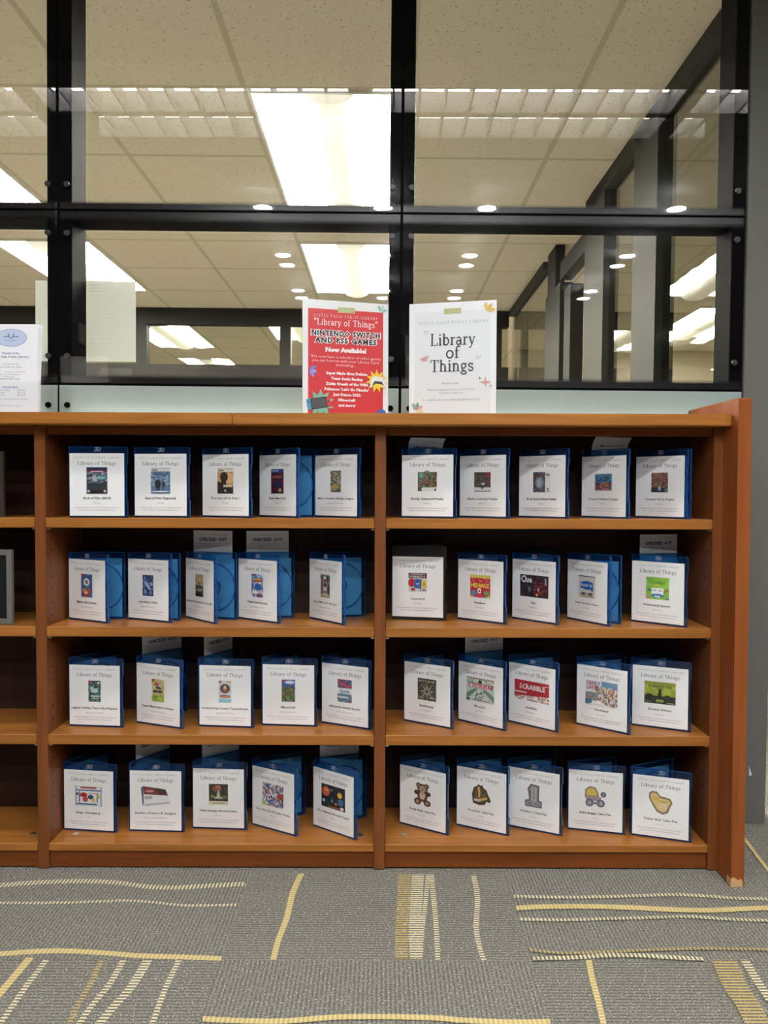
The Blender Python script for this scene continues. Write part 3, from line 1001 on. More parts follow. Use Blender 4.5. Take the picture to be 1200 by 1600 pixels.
class Sheet:
    """a printed sheet: x to the right, z up, the printed side facing -y; every colour is ink on the paper"""

    def __init__(self, w, h, paper='#efeeec', t=0.0003, x0=0.0, z0=0.0):
        self.w, self.h, self.t = w, h, t
        self.V, self.F, self.C = [], [], []
        self.layer = 0
        self.x0, self.z0 = x0, z0
        c = rgb(paper)
        a, b_ = (x0, z0), (x0 + w, z0 + h)
        self.V += [(a[0], 0, a[1]), (b_[0], 0, a[1]), (b_[0], 0, b_[1]), (a[0], 0, b_[1]), (a[0], t, a[1]), (b_[0], t, a[1]), (b_[0], t, b_[1]), (a[0], t, b_[1])]
        for f in ((0, 1, 2, 3), (5, 4, 7, 6), (4, 5, 1, 0), (3, 2, 6, 7), (4, 0, 3, 7), (1, 5, 6, 2)):
            self.F.append(f); self.C.append(c)

    def poly(self, polys, col, at=(0, 0)):
        self.layer += 1
        y = -0.00005 * self.layer
        c = rgb(col) if isinstance(col, str) else col
        for p in polys:
            p = clip([(x + at[0], z + at[1]) for x, z in p], self.w, self.h) if self.w > .01 else p
            if len(p) < 3: continue
            k = len(self.V)
            q = [(x + self.x0, y, z + self.z0) if self.w > .01 else (x + at[0], y, z + at[1]) for x, z in p]
            ar = sum(q[i][0] * q[(i + 1) % len(q)][2] - q[(i + 1) % len(q)][0] * q[i][2] for i in range(len(q)))
            if ar < 0: q = q[::-1]
            self.V += q
            self.F.append(tuple(range(k, k + len(q)))); self.C.append(c)

    def rect(self, x0, z0, x1, z1, col): self.poly([[(x0, z0), (x1, z0), (x1, z1), (x0, z1)]], col)

    def ell(self, cx, cz, rx, rz, col, n=20, rot=0.0):
        c, s = math.cos(rot), math.sin(rot)
        self.poly([[(cx + rx * math.cos(2 * math.pi * i / n) * c - rz * math.sin(2 * math.pi * i / n) * s, cz + rx * math.cos(2 * math.pi * i / n) * s + rz * math.sin(2 * math.pi * i / n) * c) for i in range(n)]], col)

    def star(self, cx, cz, r1, r2, n, col, rot=0.0, sx=1.0, sz=1.0):
        self.poly([[(cx + sx * (r1 if i % 2 == 0 else r2) * math.sin(rot + math.pi * i / n), cz + sz * (r1 if i % 2 == 0 else r2) * math.cos(rot + math.pi * i / n)) for i in range(2 * n)]], col)

    def text(self, s, cx, cz, size, col, bold=0.0, width=None, spacing=1.0):
        t, w = text_tris(s, size, bold, spacing)
        if width: k = width / w; t = [tuple((x * k, z) for x, z in p) for p in t]
        self.poly(t, col, (cx, cz))

    def serif(self, s, cx, cz, size, col, width=None, track=0.0, weight=1.0):
        t, w = serif_quads(s, size, track, weight)
        if width: k = width / w; t = [tuple((x * k, z) for x, z in p) for p in t]
        self.poly(t, col, (cx, cz))

    def mesh(self, name):
        me = bpy.data.meshes.new(name)
        me.from_pydata(self.V, [], self.F)
        at = me.color_attributes.new('print', 'FLOAT_COLOR', 'CORNER')
        k = 0
        buf = []
        for f, c in zip(self.F, self.C):
            buf += [c[0], c[1], c[2], 1.0] * len(f)
        at.data.foreach_set('color', buf)
        me.materials.append(M_PRINT)
        me.update()
        return me


# ------------------------------------------------------------------ cover pictures (plain stand-ins in the photographed colours)
def mosaic(cols, n=9, m=10, seed=1, x0=0, z0=0, x1=1, z1=1):
    return ('m', x0, z0, x1, z1, n, m, cols, seed)


PICS = {
 'a1': (.050, .064, '#2e3338', [('r', 0, .88, 1, 1, '#232a4a'), ('r', 0, .80, 1, .88, '#7d2a45'), ('r', .2, .82, .8, .86, '#d8b8c4'), mosaic(['#4a5a68', '#6f7f88', '#2c3a44', '#8aa0a8', '#303436'], 7, 6, 3, 0, .4, 1, .8), ('e', .72, .60, .22, .06, '#6fa3ab'), ('e', .38, .58, .12, .12, '#a8a29e'), ('r', 0, 0, 1, .14, '#241c1e'), ('e', .1, .1, .08, .05, '#aab0c0'), ('e', .88, .1, .06, .05, '#c8c0c0')]),
 'a2': (.049, .062, '#5f7a9c', [('r', 0, .86, 1, .98, '#dedcd8'), ('r', .05, .89, .35, .94, '#6a6a6a'), ('r', 0, .84, 1, .86, '#2b3b52'), mosaic(['#7f98b4', '#64809f', '#93a8bd', '#54708f'], 6, 6, 5, 0, .3, 1, .84), ('r', .1, .72, .86, .79, '#4b6284'), ('e', .36, .38, .16, .17, '#36373a'), ('r', .26, .06, .34, .36, '#2f3034'), ('r', .38, .06, .46, .36, '#2f3034'), ('e', .66, .36, .09, .12, '#3f4046'), ('r', .6, .06, .66, .3, '#3a3b40'), ('e', .5, .05, .5, .06, '#c9d2dc'), ('r', 0, 0, 1, .05, '#3e5878')]),
 'a3': (.045, .062, '#c79a66', [('r', 0, .86, 1, .97, '#dedad2'), ('r', .05, .89, .4, .94, '#77736e'), ('p', [(0, 0), (1, 0), (1, .3), (.55, .35), (0, .5)], '#3a302a'), ('e', .75, .6, .25, .22, '#e0b680'), ('e', .42, .66, .25, .2, '#3f3029'), ('p', [(.2, .25), (.6, .25), (.5, .6), (.25, .55)], '#382c27'), ('r', .38, .26, .95, .35, '#d9c7a8'), ('r', .45, .08, .55, .16, '#cfc8bd')]),
 'a4': (.045, .061, '#421a2c', [('r', 0, .84, 1, 1, '#27477f'), ('r', .06, .9, .6, .95, '#9db0cc'), mosaic(['#571f2e', '#3a1428', '#6d2a33', '#2c1430', '#4a1a22'], 7, 8, 7, 0, .08, 1, .84), ('r', .12, .63, .88, .72, '#8f5a62'), ('e', .5, .36, .28, .16, '#2a2f55'), ('e', .72, .14, .12, .07, '#b59a72'), ('r', 0, 0, .5, .06, '#1d1420')]),
 'a5': (.033, .053, '#6f6c5c', [mosaic(['#8a8872', '#5a5a50', '#a09a80', '#494a48', '#b6ad8a', '#6f6a5a'], 7, 10, 11), ('e', .45, .25, .35, .1, '#b5923f'), ('r', .2, .0, .9, .06, '#4d4c46')]),
 'a6': (.049, .047, '#4c5a44', [mosaic(['#4f6a4c', '#7a6a50', '#8e5a4a', '#38443a', '#a08a68', '#5f7e5c', '#6a3f3a'], 9, 8, 13, 0, .2, 1, 1), ('e', .18, .82, .14, .14, '#6aa39a'), ('r', .25, .0, 1, .2, '#e2e0dc'), ('e', .3, .1, .1, .1, '#e2e0dc'), ('e', .92, .08, .05, .06, '#4a5a5a'), ('r', .35, 1.02, .6, 1.07, '#4a4a4a')]),
 'a7': (.047, .048, '#3c4a40', [mosaic(['#3f5446', '#6d3a3c', '#4a5c4c', '#2e3832', '#8a5a50', '#36463c'], 9, 8, 17, 0, .26, 1, 1), ('r', .78, .7, 1, 1, '#8f3444'), ('r', 0, 0, 1, .22, '#d9d7d4'), ('r', 0, .0, 1, .03, '#4a4a4c'), ('e', .5, .22, .09, .08, '#3f5c50'), ('e', .55, .4, .13, .07, '#b8bfae')]),
 'a8': (.049, .050, '#e4e2e0', [('r', 0, 0, .70, 1, '#45464c'), mosaic(['#4a4a50', '#6a6e78', '#3a3a40', '#585058'], 6, 8, 19, 0, 0, .7, 1), ('e', .38, .48, .26, .32, '#777d8a'), ('e', .36, .46, .16, .22, '#9aa2b0'), ('e', .25, .82, .2, .09, '#6a4238'), ('r', .75, .8, .95, .92, '#8a8a8a'), ('e', .86, .15, .05, .05, '#5a5a5c'), ('r', .76, .02, .98, .06, '#a0a0a0')]),
 'a9': (.053, .045, '#cfd0d2', [('r', .04, .06, .96, .95, '#34688c'), mosaic(['#2f5f88', '#467da0', '#5a90ac', '#2a5070'], 8, 4, 23, .05, .5, .95, .92), mosaic(['#8c3c4c', '#b05a50', '#6d3444', '#3f6a70', '#c48a78', '#50404c'], 9, 4, 29, .05, .08, .95, .5), ('e', .7, .72, .12, .14, '#38604f')]),
 'a10': (.045, .049, '#5c4440', [mosaic(['#8a6a5a', '#6d443c', '#a58a72', '#4c4a3c', '#7c3a3e', '#5f5a48'], 9, 8, 31, 0, .24, 1, 1), ('p', [(.1, .7), (.5, 1), (.9, .7)], '#8c5f4c'), ('r', 0, 0, 1, .22, '#233246'), ('e', .5, .2, .09, .12, '#a9b5bd'), ('r', .82, .02, 1, .2, '#70806a')]),
 'b1': (.040, .058, '#35588f', [mosaic(['#2f5590', '#4a78aa', '#5a86b0', '#294678'], 6, 6, 37, 0, .4, 1, 1), ('r', 0, .92, .2, 1, '#b83a34'), ('e', .5, .66, .27, .17, '#dfe6ec'), ('e', .5, .66, .14, .09, '#8e7266'), ('e', .3, .28, .2, .1, '#c58a50'), ('e', .7, .3, .2, .1, '#a8623c'), ('e', .48, .14, .26, .12, '#c8402f'), ('e', .46, .2, .14, .06, '#e0cfa8'), ('r', .8, .02, 1, .2, '#4a7c90')]),
 'b2': (.035, .053, '#263a6c', [mosaic(['#24386a', '#3d5688', '#1e2c54', '#6d88b4', '#2f467a'], 6, 9, 41), ('p', [(.1, .75), (.5, .6), (.85, .3), (.6, .3), (.2, .55)], '#9db4d0'), ('e', .8, .58, .16, .09, '#8aa6c4'), ('r', 0, .93, .18, 1, '#a8363c'), ('e', .25, .2, .12, .1, '#8c9cc4'), ('e', .75, .18, .1, .1, '#7a90c0')]),
 'b3': (.036, .056, '#6a6258', [('r', 0, .45, 1, 1, '#b59a78'), mosaic(['#c8ac84', '#a88c6c', '#d8c09a', '#8f7862'], 5, 5, 43, 0, .6, 1, 1), ('p', [(.4, .5), (.45, .9), (.52, .5)], '#4a3f38'), mosaic(['#3a3836', '#54504a', '#2c2b2b', '#6f6a60'], 6, 5, 47, 0, 0, 1, .5), ('e', .5, .3, .4, .06, '#a19b8e'), ('r', 0, 0, 1, .1, '#22201f')]),
 'b4': (.039, .058, '#3f70b4', [mosaic(['#3a6cb8', '#7fa3cc', '#dfe4ea', '#2d539a', '#b89a86', '#5a86c0'], 6, 8, 53), ('r', 0, .92, .2, 1, '#c23c36'), ('e', .5, .76, .36, .06, '#d8a83c'), ('e', .5, .7, .3, .04, '#c24a3a'), ('e', .55, .45, .3, .16, '#3566b4'), ('e', .35, .2, .28, .08, '#e4e6ea'), ('e', .7, .1, .2, .08, '#9a5a58')]),
 'b5': (.037, .058, '#4a5258', [mosaic(['#34404a', '#7a8a90', '#566a70', '#222a30', '#8c5a5a', '#9aa0a0'], 6, 9, 59, 0, .2, 1, 1), ('r', .3, .3, .68, .72, '#dcd2d0'), ('e', .48, .86, .18, .08, '#d0d6cc'), ('e', .48, .72, .16, .08, '#b04a48'), ('e', .5, .55, .16, .1, '#4a3a4a'), ('r', 0, 0, 1, .16, '#b0a684'), ('e', .5, .14, .3, .08, '#cdb48a')]),
 'b6': (.047, .048, '#d8d4cc', [('r', 0, .72, 1, 1, '#5a3438'), ('r', .1, .92, .9, .95, '#cfc8c0'), ('t', 'CONNECT 4', .46, .80, .15, '#e8e2da', .86), ('e', .17, .48, .19, .24, '#b02a36'), ('p', [(.3, .2), (.7, .15), (.72, .66), (.34, .7)], '#3a68b0'), mosaic(['#3a68b0', '#2a4c8c', '#c8d4e8'], 4, 4, 61, .36, .3, .68, .62), ('p', [(.72, .22), (1, .2), (1, .62), (.74, .64)], '#e0c43c'), ('e', .86, .42, .07, .1, '#b89a2c'), ('e', .25, .12, .12, .08, '#a8323a'), ('e', .85, .1, .12, .06, '#8a8a88'), ('r', .64, .02, .68, .2, '#2c4c88')]),
 'b7': (.058, .057, '#c23038', [('r', 0, .86, 1, 1, '#d6c85c'), mosaic(['#c4323c', '#d85a64', '#b02430', '#e07a7c'], 7, 3, 67, 0, .66, 1, .86), ('t', 'HEDBANZ', .5, .53, .27, '#f0e86a', .9), ('r', .38, .18, .54, .40, '#f2f0ee'), ('e', .46, .28, .04, .05, '#3a3a44'), ('e', .18, .20, .14, .10, '#4f8cc0'), ('e', .82, .22, .14, .1, '#6aa06a'), ('r', 0, 0, 1, .1, '#8a5a9c'), ('e', .45, .06, .2, .07, '#d84a58'), ('p', [(.0, .12), (.25, 0), (0, 0)], '#d6c83c'), ('p', [(1, .14), (.7, 0), (1, 0)], '#c8c83c')]),
 'b8': (.086, .056, '#26262c', [mosaic(['#2a2c34', '#332a30', '#1f2026', '#4a2a30', '#343840'], 10, 6, 71), mosaic(['#6a2a30', '#4a2228', '#8a4038', '#382028'], 5, 5, 73, .5, .1, .95, .7), ('t', 'Clue', .23, .80, .42, '#eceae8', .40), ('e', .6, .12, .04, .06, '#e0a860'), ('e', .34, .36, .05, .14, '#5a6678'), ('e', .66, .36, .04, .1, '#b08a84'), ('r', .88, .6, .93, .9, '#a0a0a8')]),
 'b9': (.055, .055, '#cfcdc8', [('r', 0, .96, 1, 1, '#2c2c30'), ('e', .5, .57, .40, .20, '#2a62b0'), ('r', .12, .42, .88, .72, '#2a62b0'), ('p', [(.7, .42), (.9, .42), (.84, .28)], '#2a62b0'), ('t', 'Heads Up!', .5, .58, .19, '#e8eef6', .68), ('r', .12, .02, .88, .24, '#b9a690'), ('e', .3, .18, .12, .06, '#5a4a42'), ('e', .72, .18, .12, .06, '#5a4a42')]),
 'b10': (.058, .055, '#8cc04a', [mosaic(['#8cc04a', '#9ccc54', '#7eb444'], 6, 6, 79), ('t', 'PICTIONARY', .46, .76, .17, '#4a8a44', .78), ('e', .5, .64, .16, .03, '#d8c84a'), ('r', .25, .22, .76, .52, '#eef0f2'), ('e', .5, .17, .28, .09, '#3a74b4'), ('r', .38, .1, .62, .17, '#dce6f0'), ('e', .38, .40, .07, .03, '#a0a4a8'), ('e', .62, .40, .07, .04, '#a8a8ac'), ('p', [(.05, .42), (.12, .48), (.24, .40), (.2, .34)], '#3f7486'), ('p', [(.76, .36), (.9, .46), (.95, .42), (.84, .32)], '#b8503c'), ('r', .02, .02, .2, .12, '#d07a72'), ('r', .86, .02, 1, .1, '#4a8a8a')]),
 'c1': (.032, .053, '#3c5654', [mosaic(['#33504e', '#4a6a68', '#284240', '#6a8886'], 5, 8, 83), ('e', .45, .62, .36, .13, '#a9bfbc'), ('e', .5, .5, .3, .07, '#c6d4d0'), ('e', .6, .7, .2, .05, '#2a3a3a'), ('r', .2, .24, .9, .30, '#cfd8d4'), ('r', .3, .14, .8, .19, '#aebdb8'), ('r', 0, .88, .25, 1, '#b83a3c'), ('e', .82, .9, .12, .05, '#c8d0d0')]),
 'c2': (.037, .056, '#d0c48c', [mosaic(['#d8cc94', '#c8b878', '#b0a468', '#e0d8a8', '#a89a54'], 6, 9, 89), ('p', [(0, 1), (.3, 1), (0, .8)], '#b8383c'), ('e', .42, .78, .22, .08, '#a8584a'), ('r', .1, .40, .9, .5, '#4a4440'), ('e', .55, .62, .24, .06, '#3f4a70'), ('r', 0, 0, 1, .28, '#8fae44'), ('e', .3, .2, .14, .07, '#6f9038'), ('e', .7, .12, .2, .08, '#aac850')]),
 'c3': (.032, .054, '#c3d2da', [('r', 0, .9, .2, 1, '#c03c38'), ('r', .6, .94, 1, 1, '#d8a84a'), ('e', .5, .64, .40, .22, '#5a4a44'), ('e', .5, .62, .2, .14, '#a8664a'), ('e', .5, .7, .12, .08, '#d8c0a4'), ('e', .5, .28, .44, .07, '#b8443a'), ('r', .2, .24, .8, .3, '#d88a5a'), ('r', 0, 0, 1, .16, '#8fc4d4')]),
 'c4': (.034, .056, '#5f7a50', [('r', 0, .66, 1, 1, '#3f62ac'), ('e', .6, .88, .36, .08, '#c8d4e4'), ('r', 0, .9, .18, 1, '#c23c3c'), ('r', .06, .68, .94, .76, '#4a5678'), mosaic(['#54704a', '#6f6a4a', '#3c4a38', '#8a6a4c', '#4a5c40', '#6f8a5c'], 6, 8, 97, 0, 0, 1, .66), ('e', .5, .34, .2, .12, '#6a5244'), ('e', .5, .18, .14, .1, '#5a8a4a')]),
 'c5': (.040, .057, '#e6e8ea', [('r', 0, .62, 1, 1, '#3f6f84'), mosaic(['#3a6a80', '#5a4a80', '#8a3a54', '#4a8294', '#b04a54'], 6, 4, 101, 0, .62, 1, 1), ('p', [(.1, .9), (.9, .7), (.8, .63), (.1, .8)], '#c8485a'), ('t', 'Sports', .5, .50, .22, '#3a6aa0', .64), ('r', .2, .40, .8, .42, '#8aa4b8'), mosaic(['#4a8a94', '#3a6f8c', '#8a4a5c', '#64a0a4'], 6, 4, 103, 0, 0, 1, .36), ('e', .4, .22, .4, .05, '#c8d4d8')]),
 'c6': (.053, .055, '#47463f', [mosaic(['#3a3934', '#56554c', '#2c2c28', '#6a685c'], 8, 8, 107), ('r', 0, .78, 1, 1, '#201f1d'), ('t', 'BATTLESHIP', .5, .88, .17, '#bdb9a8', .9), ('s', .5, .42, .42, .12, 8, '#a4a190'), ('s', .5, .42, .16, .05, 6, '#2a2a26'), ('e', .2, .12, .14, .06, '#8f8c7c'), ('e', .78, .14, .16, .06, '#9a9686')]),
 'c7': (.082, .061, '#bcd0c0', [('r', 0, .94, 1, .97, '#a8343a'), mosaic(['#c8d6ca', '#a8bfae', '#d6ded6', '#8fa898'], 8, 3, 109, 0, .7, 1, .92), ('r', .08, .56, .94, .76, '#b0303a'), ('r', .085, .565, .935, .585, '#e8dede'), ('t', 'MONOPOLY', .51, .665, .20, '#f4efec', .78), ('p', [(0, .05), (.42, .52), (.30, .54), (0, .3)], '#6f8878'), ('p', [(1, .05), (.58, .52), (.7, .54), (1, .3)], '#748c7c'), ('p', [(.15, 0), (.85, 0), (.6, .5), (.4, .5)], '#d3dfd4'), mosaic(['#8a9c90', '#5a6a60', '#b8c8bc', '#e0e4de'], 6, 5, 113, .3, .08, .7, .44), ('r', .2, .05, .85, .08, '#a8444a'), ('e', .5, .84, .06, .07, '#2e3230'), ('r', 0, 0, .12, .12, '#4a5a52')]),
 'c8': (.098, .050, '#ad2c33', [('r', 0, 0, 1, .36, '#dcd6d2'), mosaic(['#e4deda', '#c8b4b0', '#b86a6c', '#ece8e4', '#a8a09c'], 12, 3, 127, 0, 0, 1, .34), ('p', [(0, .2), (0, .42), (1, .42), (1, .34), (.6, .28)], '#ad2c33'), ('t', 'SCRABBLE', .52, .70, .36, '#f3efec', .74), ('r', .02, .36, .36, .44, '#d8c0c0'), ('r', .9, .84, .98, .88, '#e0b8b8')]),
 'c9': (.083, .060, '#dfe2ea', [('r', .5, .7, 1, 1, '#6f94b4'), mosaic(['#d8c8b4', '#a86a5c', '#c8d4dc', '#8a9a6a', '#b0506a', '#e4dcd0', '#7a5a4c', '#d8b464', '#9ab0c4'], 12, 8, 131, .3, 0, 1, .78), ('t', 'CANDY', .24, .88, .24, '#7a2a34', .44), ('t', 'LAND', .22, .70, .24, '#a83440', .36), mosaic(['#7a94a0', '#c48a6a', '#9aa86a', '#5a7c94'], 5, 3, 137, 0, .16, .36, .5), ('r', 0, 0, .2, .2, '#4f7ca0'), ('p', [(.1, 0), (.7, .0), (.45, .18)], '#e8e6ea')]),
 'c10': (.074, .055, '#98a23c', [mosaic(['#98a23c', '#a4ae46', '#8c9636'], 8, 6, 139), ('r', 0, .86, 1, 1, '#8a9434'), ('t', 'ZOMBIE KITTENS', .5, .79, .17, '#54582a', .76), ('r', 0, 0, 1, .34, '#2c3226'), ('e', .16, .34, .12, .1, '#2c3226'), ('e', .74, .3, .12, .12, '#2c3226'), ('p', [(.42, .2), (.56, .2), (.54, .62), (.57, .68), (.43, .68), (.46, .62)], '#2a2f24'), mosaic(['#2c3226', '#3a4030', '#232820'], 9, 2, 149, 0, .18, 1, .36), ('r', .38, .08, .62, .2, '#8f9a54'), ('r', .04, .06, .22, .1, '#7a8450'), ('r', .72, .04, .96, .09, '#8a9450')]),
 'd1': (.072, .050, '#cfd6dc', [('r', .03, .04, .97, .96, '#e2e6e8'), ('r', .2, .88, .8, .97, '#b84a4c'), ('r', .05, .76, .95, .82, '#4a6a94'), ('r', .05, .06, .82, .13, '#46648c'), ('r', .14, .16, .18, .72, '#3f5a84'), ('r', .80, .2, .84, .66, '#3f5a84'), ('r', .5, .62, .9, .68, '#c89a9a'), ('e', .32, .56, .14, .12, '#b03038'), ('e', .38, .34, .1, .14, '#c2484c'), ('e', .58, .46, .11, .12, '#3a4e68'), ('e', .88, .5, .06, .09, '#d0c050'), ('e', .68, .3, .06, .12, '#d8c84a'), ('e', .08, .6, .05, .07, '#3a4048'), ('r', .02, 0, .05, 1, '#7a8694'), ('r', .95, 0, .98, 1, '#7a8694')]),
 'd2': (.075, .052, None, [('p', [(.0, .92), (.08, 1), (.1, .14), (.06, .02)], '#5a6274'), ('p', [(.08, 1), (.84, .86), (1, .26), (.12, .12)], '#e6e4e6'), ('p', [(.08, 1), (.84, .86), (.93, .56), (.10, .60)], '#7a3c40'), ('p', [(.5, .93), (.82, .86), (.9, .6), (.6, .62)], '#4a3634'), ('e', .3, .76, .16, .06, '#c88a84'), ('p', [(.14, .52), (.4, .52), (.36, .38), (.12, .36)], '#aab0bc'), ('p', [(.12, .12), (1, .26), (.98, .18), (.12, .02)], '#b8b8c0')]),
 'd3': (.049, .053, '#2c3228', [mosaic(['#2a3028', '#383e34', '#22261f', '#4a4a3c'], 7, 6, 151, 0, .2, 1, 1), ('e', .42, .78, .26, .14, '#8a4c40'), ('e', .5, .86, .14, .08, '#b06a58'), ('p', [(.38, .3), (.62, .3), (.54, .62), (.50, .76), (.46, .62)], '#c2c2b4'), ('r', .3, .28, .7, .38, '#aeb09c'), ('e', .2, .4, .12, .08, '#7a7a50'), ('e', .82, .38, .12, .08, '#707048'), ('r', 0, 0, 1, .18, '#d6cfae'), ('r', .2, .06, .8, .11, '#a59c78')]),
 'd4': (.066, .057, '#6a88b0', [mosaic(['#4a70a8', '#dfe4ea', '#8aa8cc', '#35568c', '#b85a4c', '#c8d0dc', '#2f4470', '#d8b47a'], 11, 9, 157), ('e', .86, .5, .16, .14, '#a84438'), ('p', [(0, 0), (.3, 0), (0, .16)], '#c8b84a')]),
 'd5': (.077, .058, '#262a2c', [mosaic(['#262a2e', '#1e2224', '#30363a'], 8, 6, 163), ('e', .2, .70, .17, .22, '#c05a3c'), ('e', .22, .76, .1, .06, '#e0946c'), ('e', .78, .66, .10, .13, '#d8b848'), ('e', .82, .36, .12, .15, '#3a6c98'), ('e', .1, .28, .06, .08, '#8ab4cc'), ('e', .46, .34, .05, .07, '#4a8ab0'), ('e', .62, .24, .05, .06, '#c87c4a'), ('e', .44, .8, .05, .06, '#5a8c9c'), ('e', .88, .1, .08, .08, '#d8d4cc'), ('r', .3, .02, .8, .1, '#8a5a4a')]),
 'd6': (.046, .058, None, [('e', .25, .88, .15, .11, '#4c342a'), ('e', .75, .88, .15, .11, '#4c342a'), ('e', .5, .74, .33, .22, '#5a4034'), ('e', .14, .55, .16, .10, '#4c342a'), ('e', .86, .55, .16, .10, '#4c342a'), ('e', .5, .42, .32, .26, '#5a4034'), ('e', .2, .16, .22, .15, '#4c342a'), ('e', .8, .14, .22, .14, '#4c342a'), ('e', .5, .74, .22, .14, '#b89a78'), ('e', .5, .46, .2, .15, '#bfa68c'), ('r', .36, .28, .62, .44, '#c9c0b8'), ('e', .4, .78, .03, .025, '#33241e'), ('e', .6, .78, .03, .025, '#33241e'), ('e', .5, .70, .06, .035, '#6a4a3a'), ('e', .2, .16, .12, .08, '#a48a70'), ('e', .8, .14, .12, .08, '#a48a70'), ('e', .25, .89, .07, .05, '#a48a70'), ('e', .75, .89, .07, .05, '#a48a70')]),
 'd7': (.052, .056, None, [('p', [(.08, .1), (.02, .5), (.12, .82), (.3, .92), (.34, 1), (.44, .94), (.56, .98), (.6, .88), (.78, .76), (.84, .6), (1, .32), (.92, .22), (.76, .26), (.7, .1), (.4, .04)], '#4a3a2c'), ('p', [(.14, .3), (.2, .7), (.34, .86), (.5, .8), (.7, .66), (.84, .34), (.66, .34), (.5, .2), (.3, .14)], '#6a543c'), ('p', [(.3, .86), (.38, .6), (.34, .4), (.42, .38), (.46, .62), (.4, .88)], '#d8b468'), ('p', [(.42, .34), (.82, .46), (.8, .36), (.5, .24)], '#cfa858'), ('r', .14, .2, .46, .32, '#c4bdb4'), ('e', .6, .66, .05, .04, '#2c2018')]),
 'd8': (.044, .060, None, [('p', [(.02, .02), (.98, .02), (1, .3), (.82, .34), (.84, .96), (.34, 1), (.14, .78), (.2, .62), (.24, .32), (0, .28)], '#66666a'), ('p', [(.1, .08), (.9, .08), (.92, .24), (.72, .28), (.74, .88), (.4, .92), (.26, .78), (.34, .7), (.34, .28), (.1, .24)], '#9a9a9e'), ('r', .42, .3, .66, .82, '#b0b0b2'), ('r', .5, .34, .56, .8, '#77777a'), ('e', .3, .17, .13, .06, '#78787c'), ('e', .68, .17, .14, .06, '#808084')]),
 'd9': (.054, .052, None, [('p', [(.02, .5), (.04, .84), (.24, 1), (.5, .96), (.62, .74), (.66, .5)], '#7c7458'), ('p', [(.08, .54), (.1, .82), (.26, .93), (.46, .9), (.56, .72), (.58, .54)], '#d0b85c'), ('e', .86, .64, .13, .13, '#5c5c66'), ('e', .86, .64, .07, .07, '#8a8a92'), ('p', [(.02, .5), (.78, .5), (.7, .3), (.1, .3)], '#8c8890'), ('r', .08, .44, .7, .5, '#b8929a'), ('e', .24, .2, .19, .19, '#64646e'), ('e', .74, .2, .19, .19, '#64646e'), ('e', .24, .2, .1, .1, '#a8a8b0'), ('e', .74, .2, .1, .1, '#a8a8b0'), ('r', .3, .14, .7, .26, '#7a7a84')]),
 'd10': (.056, .057, None, [('p', [(.02, .9), (.16, 1), (.36, .98), (.5, .8), (.66, .78), (.92, .72), (1, .54), (.9, .34), (.82, .1), (.6, .0), (.36, .1), (.16, .4), (.02, .66)], '#7a6c5a'), ('p', [(.09, .86), (.18, .93), (.33, .91), (.48, .72), (.68, .7), (.88, .65), (.93, .53), (.82, .36), (.75, .15), (.6, .08), (.4, .17), (.22, .44), (.09, .66)], '#d2b878'), ('e', .3, .68, .16, .1, '#c4a45c'), ('e', .62, .36, .2, .16, '#d8c09a'), ('p', [(.4, .62), (.86, .56), (.6, .5)], '#b89650')]),
}


def draw_pic(sh, key, cx, cz):
    w, h, bg, ops = PICS[key]
    x0, z0 = cx - w / 2, cz - h / 2
    if bg: sh.rect(x0, z0, x0 + w, z0 + h, bg)
    for op in ops:
        k = op[0]
        if k == 'r': sh.rect(x0 + op[1] * w, z0 + op[2] * h, x0 + op[3] * w, z0 + op[4] * h, op[5])
        elif k == 'e': sh.ell(x0 + op[1] * w, z0 + op[2] * h, op[3] * w, op[4] * h, op[5], 16)
        elif k == 'p': sh.poly([[(x0 + a * w, z0 + b_ * h) for a, b_ in op[1]]], op[2])
        elif k == 's': sh.star(x0 + op[1] * w, z0 + op[2] * h, op[3] * w, op[4] * w, op[5], op[6])
        elif k == 't': sh.text(op[1], x0 + op[2] * w, z0 + op[3] * h, op[4] * h, op[5], 0.02, op[6] * w)
        elif k == 'm':
            _, a0, b0, a1, b1, n, m, cols, seed = op
            n, m = (n, m) if len(cols) < 4 else (int(n * 1.6), int(m * 1.6))
            rnd = random.Random(seed)
            J = [[(a0 + (a1 - a0) * (i + (rnd.uniform(-.32, .32) if 0 < i < n else 0)) / n, b0 + (b1 - b0) * (j + (rnd.uniform(-.32, .32) if 0 < j < m else 0)) / m) for j in range(m + 1)] for i in range(n + 1)]
            bins = {}
            for i in range(n):
                for j in range(m):
                    c = rnd.choice(cols)
                    bins.setdefault(c, []).append([(x0 + p * w, z0 + q * h) for p, q in (J[i][j], J[i + 1][j], J[i + 1][j + 1], J[i][j + 1])])
            for c, ps_ in bins.items(): sh.poly(ps_, c)


# ------------------------------------------------------------------ the disc cases
CW, CH, CT = .1388, .1715, .0068        # width, height, half depth
PAPER_TOP = .155


